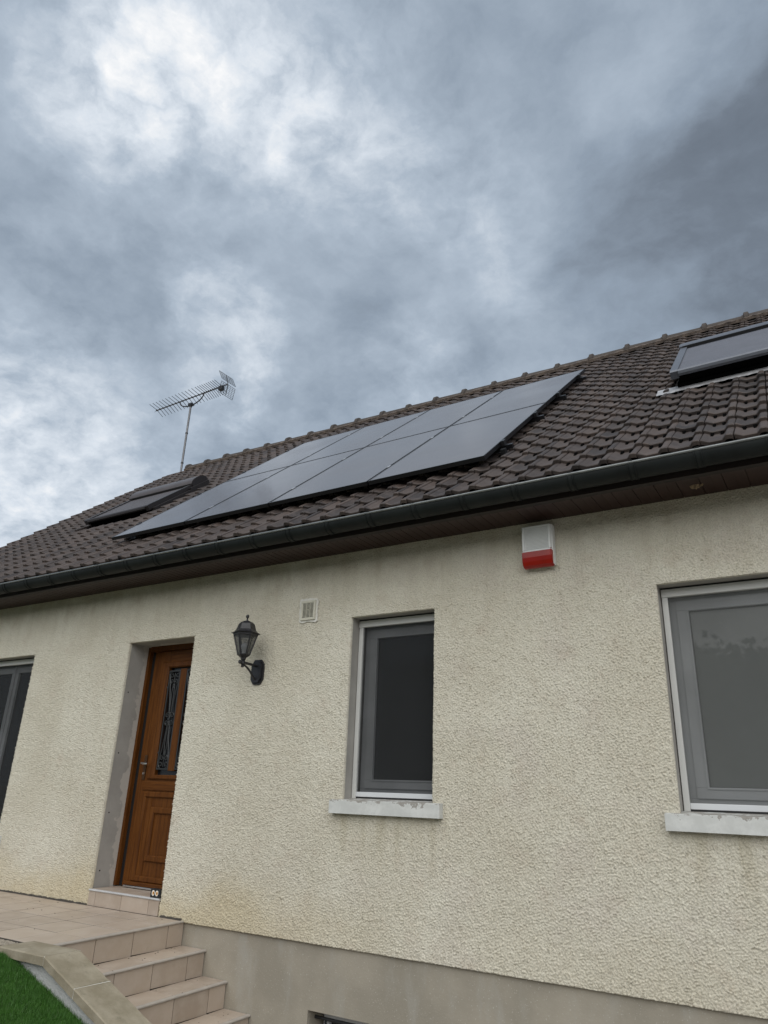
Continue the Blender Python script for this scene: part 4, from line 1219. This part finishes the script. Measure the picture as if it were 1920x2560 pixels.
for sg in (1, -1):
    up_ = (zv*sg*0.80-bd_*0.42).normalized() if sg > 0 else (zv*sg*0.72-bd_*0.15).normalized()
    g = MB(); o_ = hinge+zv*sg*0.03+bd_*0.02
    Hh, Wd = 0.24, 0.19
    for i in range(8):
        q = o_+up_*(Hh*i/7); g.tube([q-cr_*Wd, q+cr_*Wd], 0.0026 if i not in (0, 7) else 0.004, 4)
    for i in range(7):
        q = o_+cr_*(-Wd+2*Wd*i/6); g.tube([q, q+up_*Hh], 0.0026 if i not in (0, 6) else 0.004, 4)
    g.build('reflector_mesh', 'aerial_alu', A)
    MB().tube([hinge, o_+up_*Hh*0.9], 0.007, 6).build('reflector_arm', 'black_metal', A)

# ------------------------------------------------------------------ wall lantern
LX, LY = -4.218, -0.200
L = empty('wall_lantern', (LX, 0, 0.847))
tag(L, 'black coach lantern on a bracket between front door and narrow window', 'wall lamp')
HEX = 6; r6 = pi/6+0.12
def hexr(g, prof): return g.lathe(LX, LY, [(r*0.77, z) for r, z in prof], 6, r6)
g = hexr(MB(), [(0.158, 1.240), (0.160, 1.244), (0.128, 1.256), (0.110, 1.272), (0.098, 1.296), (0.088, 1.322), (0.064, 1.340), (0.030, 1.350), (0.010, 1.354)])
g.build('cap', 'lamp_iron', L)
MB().lathe(LX, LY, [(0.010, 1.352), (0.006, 1.366), (0.008, 1.374), (0.0145, 1.384), (0.0150, 1.392), (0.010, 1.402), (0.002, 1.406)], 14).build('finial', 'lamp_iron', L, smooth=True)
TOPR, TOPZ, BOTR, BOTZ = 0.0985, 1.236, 0.0478, 1.062
g = MB(); 
for k in range(6):
    a = r6+k*pi/3
    P0 = Vector((LX+TOPR*cos(a), LY+TOPR*sin(a), TOPZ)); P1 = Vector((LX+BOTR*cos(a), LY+BOTR*sin(a), BOTZ))
    g.tube([P0, P1], 0.0062, 6)
hexr(g, [(0.134, 1.224), (0.136, 1.240), (0.110, 1.2401), (0.110, 1.224)])
g.build('cage', 'lamp_iron', L)
g = hexr(MB(), [(0.020, 1.018), (0.026, 1.024), (0.032, 1.040), (0.052, 1.050), (0.068, 1.062), (0.070, 1.068), (0.05, 1.0685)])
g.build('bowl', 'lamp_iron', L)
for k in range(6):
    a0, a1 = r6+k*pi/3, r6+(k+1)*pi/3; q = 0.97
    vs = [(LX+TOPR*q*cos(a0), LY+TOPR*q*sin(a0), TOPZ-0.002), (LX+TOPR*q*cos(a1), LY+TOPR*q*sin(a1), TOPZ-0.002),
          (LX+BOTR*q*cos(a1), LY+BOTR*q*sin(a1), BOTZ+0.006), (LX+BOTR*q*cos(a0), LY+BOTR*q*sin(a0), BOTZ+0.006)]
    MB().add(vs, [(0, 1, 2, 3)]).build('pane', 'lamp_glass', L)
MB().lathe(LX, LY, [(0.018, 1.069), (0.018, 1.095), (0.022, 1.105), (0.030, 1.125), (0.030, 1.140), (0.020, 1.158), (0.004, 1.165)], 14).build('bulb', 'white_pvc', L, smooth=True)
g = MB().tube([(LX, LY-0.035, 1.000), (LX, LY, 1.002), (LX+0.004, -0.03, 0.998)], [0.012, 0.012, 0.011], 8)
g.lathe(LX, LY, [(0.010, 0.962), (0.016, 0.970), (0.010, 0.980), (0.022, 0.990), (0.022, 1.008), (0.012, 1.018), (0.016, 1.022)], 12)
g.lathe(LX, LY-0.035, [(0.006, 0.985), (0.015, 0.992), (0.015, 1.008), (0.006, 1.015)], 10)
g.tube([(LX, LY+0.01, 0.985), (LX, -0.150, 0.972), (LX, -0.105, 0.945), (LX, -0.070, 0.912), (LX+0.002, -0.035, 0.885)], 0.0085, 8)
g.build('arm', 'lamp_iron', L, smooth=True)
PXc = LX+0.004
def octo(w2, za, zb, c): return [(-w2, za+c*1.4), (-w2+c, za), (w2-c, za), (w2, za+c*1.4), (w2, zb-c*1.4), (w2-c, zb), (-w2+c, zb), (-w2, zb-c*1.4)]
g = MB(); g.prism(octo(0.066, 0.845, 1.052, 0.03), lambda x, z: (PXc+x, -0.001, z), lambda x, z: (PXc+x, -0.018, z))
g.prism(octo(0.053, 0.860, 1.037, 0.025), lambda x, z: (PXc+x, -0.0175, z), lambda x, z: (PXc+x, -0.034, z))
g.build('wall_plate', 'lamp_iron', L)

# ------------------------------------------------------------------ alarm siren
S = empty('alarm_siren', (-1.69, 0, 1.55))
tag(S, 'white ribbed alarm siren box with red lower lens under the eaves', 'alarm')
sx0, sx1 = -1.783, -1.572
g = MB().box(sx0+0.004, sx1+0.006, -0.058, 0.0, 1.548, 1.842, 0.008)
g.box(sx0-0.001, sx1, -0.075, -0.0575, 1.640, 1.838, 0.007); g.build('body', 'siren_white', S)
MB().ring(sx0+0.002, sx1-0.003, 1.642, 1.836, 0.014, -0.086, -0.0745, 0.003).build('front_rim', 'siren_white', S)
g = MB()
for k in range(17):
    z = 1.655+k*0.0098
    g.prism([(-0.0740, z), (-0.0830, z+0.001), (-0.0835, z+0.004), (-0.0740, z+0.0075)], lambda y, zz: (sx0+0.022, y, zz), lambda y, zz: (sx1-0.022, y, zz))
g.build('sound_louvre', 'siren_white', S)
g = MB(); n = 9
prof = [(-0.0885, 1.652), (-0.0895, 1.640), (-0.088, 1.605), (-0.083, 1.575), (-0.072, 1.550), (-0.055, 1.537), (-0.030, 1.534), (-0.030, 1.645), (-0.070, 1.650)]
g.prism(prof, lambda y, z: (sx0-0.004, y, z), lambda y, z: (sx1+0.004, y, z))
for xx in (sx0-0.004, sx1-0.022):
    g.prism([(-0.0885, 1.652), (-0.087, 1.664), (-0.070, 1.662), (-0.070, 1.651)], lambda y, z, a=xx: (a, y, z), lambda y, z, a=xx: (a+0.026, y, z))
red = g.build('red_lens', 'siren_red', S)
bm = bmesh.new(); bm.from_mesh(red.data); bmesh.ops.bevel(bm, geom=[e for e in bm.edges if abs(e.calc_face_angle(0)) > 1.2], offset=0.006, segments=2, affect='EDGES'); bm.to_mesh(red.data); bm.free()

# ------------------------------------------------------------------ air vent
VT = empty('air_vent', (-3.715, 0, 1.345))
tag(VT, 'small cream air vent grille with filler smeared round it', 'air vent')
bm = bmesh.new(); ring_ = []
for i in range(40):
    a = 2*pi*i/40; c_, s_ = cos(a), sin(a); k = 1/max(abs(c_)/0.092, abs(s_)/0.101)
    k *= 1+rr.uniform(-0.05, 0.07)
    ring_.append((-3.714+k*c_, 1.436+k*s_))
bm.free()
g = MB(); g.prism(ring_, lambda x, z: (x, 0.0, z), lambda x, z: (x, -0.0135, z)); g.build('filler_surround', 'filler', VT)
vx0, vx1, vz0, vz1 = -3.789, -3.639, 1.352, 1.519
MB().ring(vx0, vx1, vz0, vz1, 0.019, -0.026, -0.0136, 0.003).build('frame', 'vent_cream', VT)
MB().box(vx0+0.018, vx1-0.018, -0.0150, -0.0137, vz0+0.018, vz1-0.018).build('opening', 'dark_hole', VT)
g = MB()
for k in range(13):
    z = vz0+0.023+k*0.0101
    g.box(vx0+0.0185, vx1-0.0185, -0.0235, -0.0155, z-0.0019, z+0.0019)
g.build('louvre', 'vent_cream', VT)
g = MB()
for x in (vx0+0.056, vx0+0.094): g.box(x-0.0010, x+0.0010, -0.0245, -0.0152, vz0+0.0185, vz1-0.0185)
g.box(-3.718, -3.710, -0.0250, -0.016, 1.432, 1.441)
g.build('crossbar', 'vent_cream', VT)

# ------------------------------------------------------------------ little black box with two eyes on the door step
B = empty('ornament_box', (-5.085, 0.03, -0.838))
tag(B, 'small black box with two white and orange eyes on door step', 'ornament')
zB = DZ0-0.012
MB().box(-5.150, -5.036, -0.006, 0.045, zB, zB+0.068, 0.003).build('case', 'black_metal', B)
for ex in (-5.116, -5.074):
    def disc(w2, h2, y0, y1, cx_, cz2): 
        P = [(w2*cos(a), h2*sin(a)) for a in np.linspace(0, 2*pi, 20)[:-1]]
        return MB().prism(P, lambda x, z: (cx_+x, y0, cz2+z), lambda x, z: (cx_+x, y1, cz2+z))
    e = disc(0.0165, 0.0210, -0.0061, -0.0085, ex, zB+0.036).build('eye', 'eye_white', B)
    disc(0.0098, 0.0125, -0.0085, -0.0100, ex+0.003, zB+0.036).build('iris', 'eye_orange', e)
    disc(0.0045, 0.0055, -0.0100, -0.0112, ex+0.005, zB+0.037).build('pupil', 'black_metal', e)

# ------------------------------------------------------------------ mud left by a wasp nest on the soffit
N_ = MB(); rn = random.Random(3)
for k in range(26):
    a = rn.uniform(0, 2*pi); r = 0.034*math.sqrt(rn.uniform(0.1, 1)); x, y = -0.575+1.25*r*cos(a), -0.165+0.8*r*sin(a); s = rn.uniform(0.006, 0.013)
    P = [(s*cos(q+a)*rn.uniform(.6, 1.2), s*sin(q+a)*rn.uniform(.6, 1.2)) for q in np.linspace(0, 2*pi, 7)[:-1]]
    zb2 = rn.uniform(0.004, 0.011)
    N_.prism(P, lambda px, py: (x+px, y+py, Z_SOF+0.001), lambda px, py: (x+px*0.6, y+py*0.6, Z_SOF-zb2))
tag(N_.build('wasp_nest', 'nest_mud'), 'broken remains of a mud wasp nest stuck under brown eaves', 'wasp nest')

# crumbs and dead insects scattered on terrace and steps
g = MB(); rn = random.Random(21)
for k in range(58):
    if rn.random() < 0.55: x, y = rn.uniform(-7.2, -4.78), rn.uniform(-1.15, -0.03); z = tz(y)+0.003
    else:
        kk = rn.choice([1, 1, 2, 3]); x, y = rn.uniform(NOSE[kk-1], NOSE[kk]-0.02), rn.uniform(-1.0, -0.02); z = yplane(kk)(y)+0.003
    s = rn.uniform(0.002, 0.0065); a = rn.uniform(0, 6.28)
    P = [(x+s*cos(a)*1.4, y+s*sin(a)*1.4, z), (x-s*sin(a)*.6, y+s*cos(a)*.6, z), (x-s*cos(a)*1.2, y-s*sin(a)*1.2, z), (x+s*sin(a)*.6, y-s*cos(a)*.6, z), (x, y, z+s*0.7)]
    g.add(P, [(0, 1, 4), (1, 2, 4), (2, 3, 4), (3, 0, 4)])
tag(g.build('debris', 'debris'), 'dark crumbs scattered over the beige terrace tiles and steps', 'debris', kind='stuff')

# ------------------------------------------------------------------ wood on the far side of the garden (seen in the panes)
N = 90000
tx = RNG.uniform(-30, 55, N)
prof_h = 7.4+0.12*np.sin(tx*0.31)+0.12*np.sin(tx*0.83+1)+0.10*np.sin(tx*2.1)
tzv = -ZO+RNG.uniform(0, 1, N)**0.9*(prof_h+ZO); ty = -34+RNG.normal(0, 1.6, N)
sz = RNG.uniform(0.13, 0.28, N)
A1 = RNG.normal(0, 1, (N, 3)); A1 /= np.linalg.norm(A1, axis=1)[:, None]
A2 = np.cross(A1, RNG.normal(0, 1, (N, 3))); A2 /= np.linalg.norm(A2, axis=1)[:, None]
C_ = np.stack([tx, ty, tzv], -1)
V = np.stack([C_+A1*sz[:, None], C_+A2*sz[:, None]*.7, C_-A1*sz[:, None], C_-A2*sz[:, None]*.7], 1).reshape(-1, 3)
bxs = np.linspace(-30, 55, 86)
top_ = 7.2+0.12*np.sin(bxs*0.31)+0.12*np.sin(bxs*0.83+1)+0.10*np.sin(bxs*2.1)
B0 = np.stack([bxs, np.full(86, -35.5), np.full(86, -ZO)], -1); B1 = np.stack([bxs, np.full(86, -35.0), top_], -1)
V = np.vstack([V, np.stack([B0[:-1], B0[1:], B1[1:], B1[:-1]], 1).reshape(-1, 3)]); N += 85
o3 = np.array([10, -34, -ZO])
tr_ = bpy.data.objects.new('far_wood', fast_mesh('far_wood', V-o3, np.arange(4*N).reshape(N, 4), 'leaf', False)); col.objects.link(tr_); tr_.location = o3
tag(tr_, 'dark green wood beyond the garden mirrored in the window panes', 'wood', kind='stuff')

# heights above were given from the camera's level: lift everything so that the ground lies at z = 0
for o in list(col.objects):
    if o.parent is None and o.type not in {'CAMERA', 'LIGHT'}: o.location.z += ZO
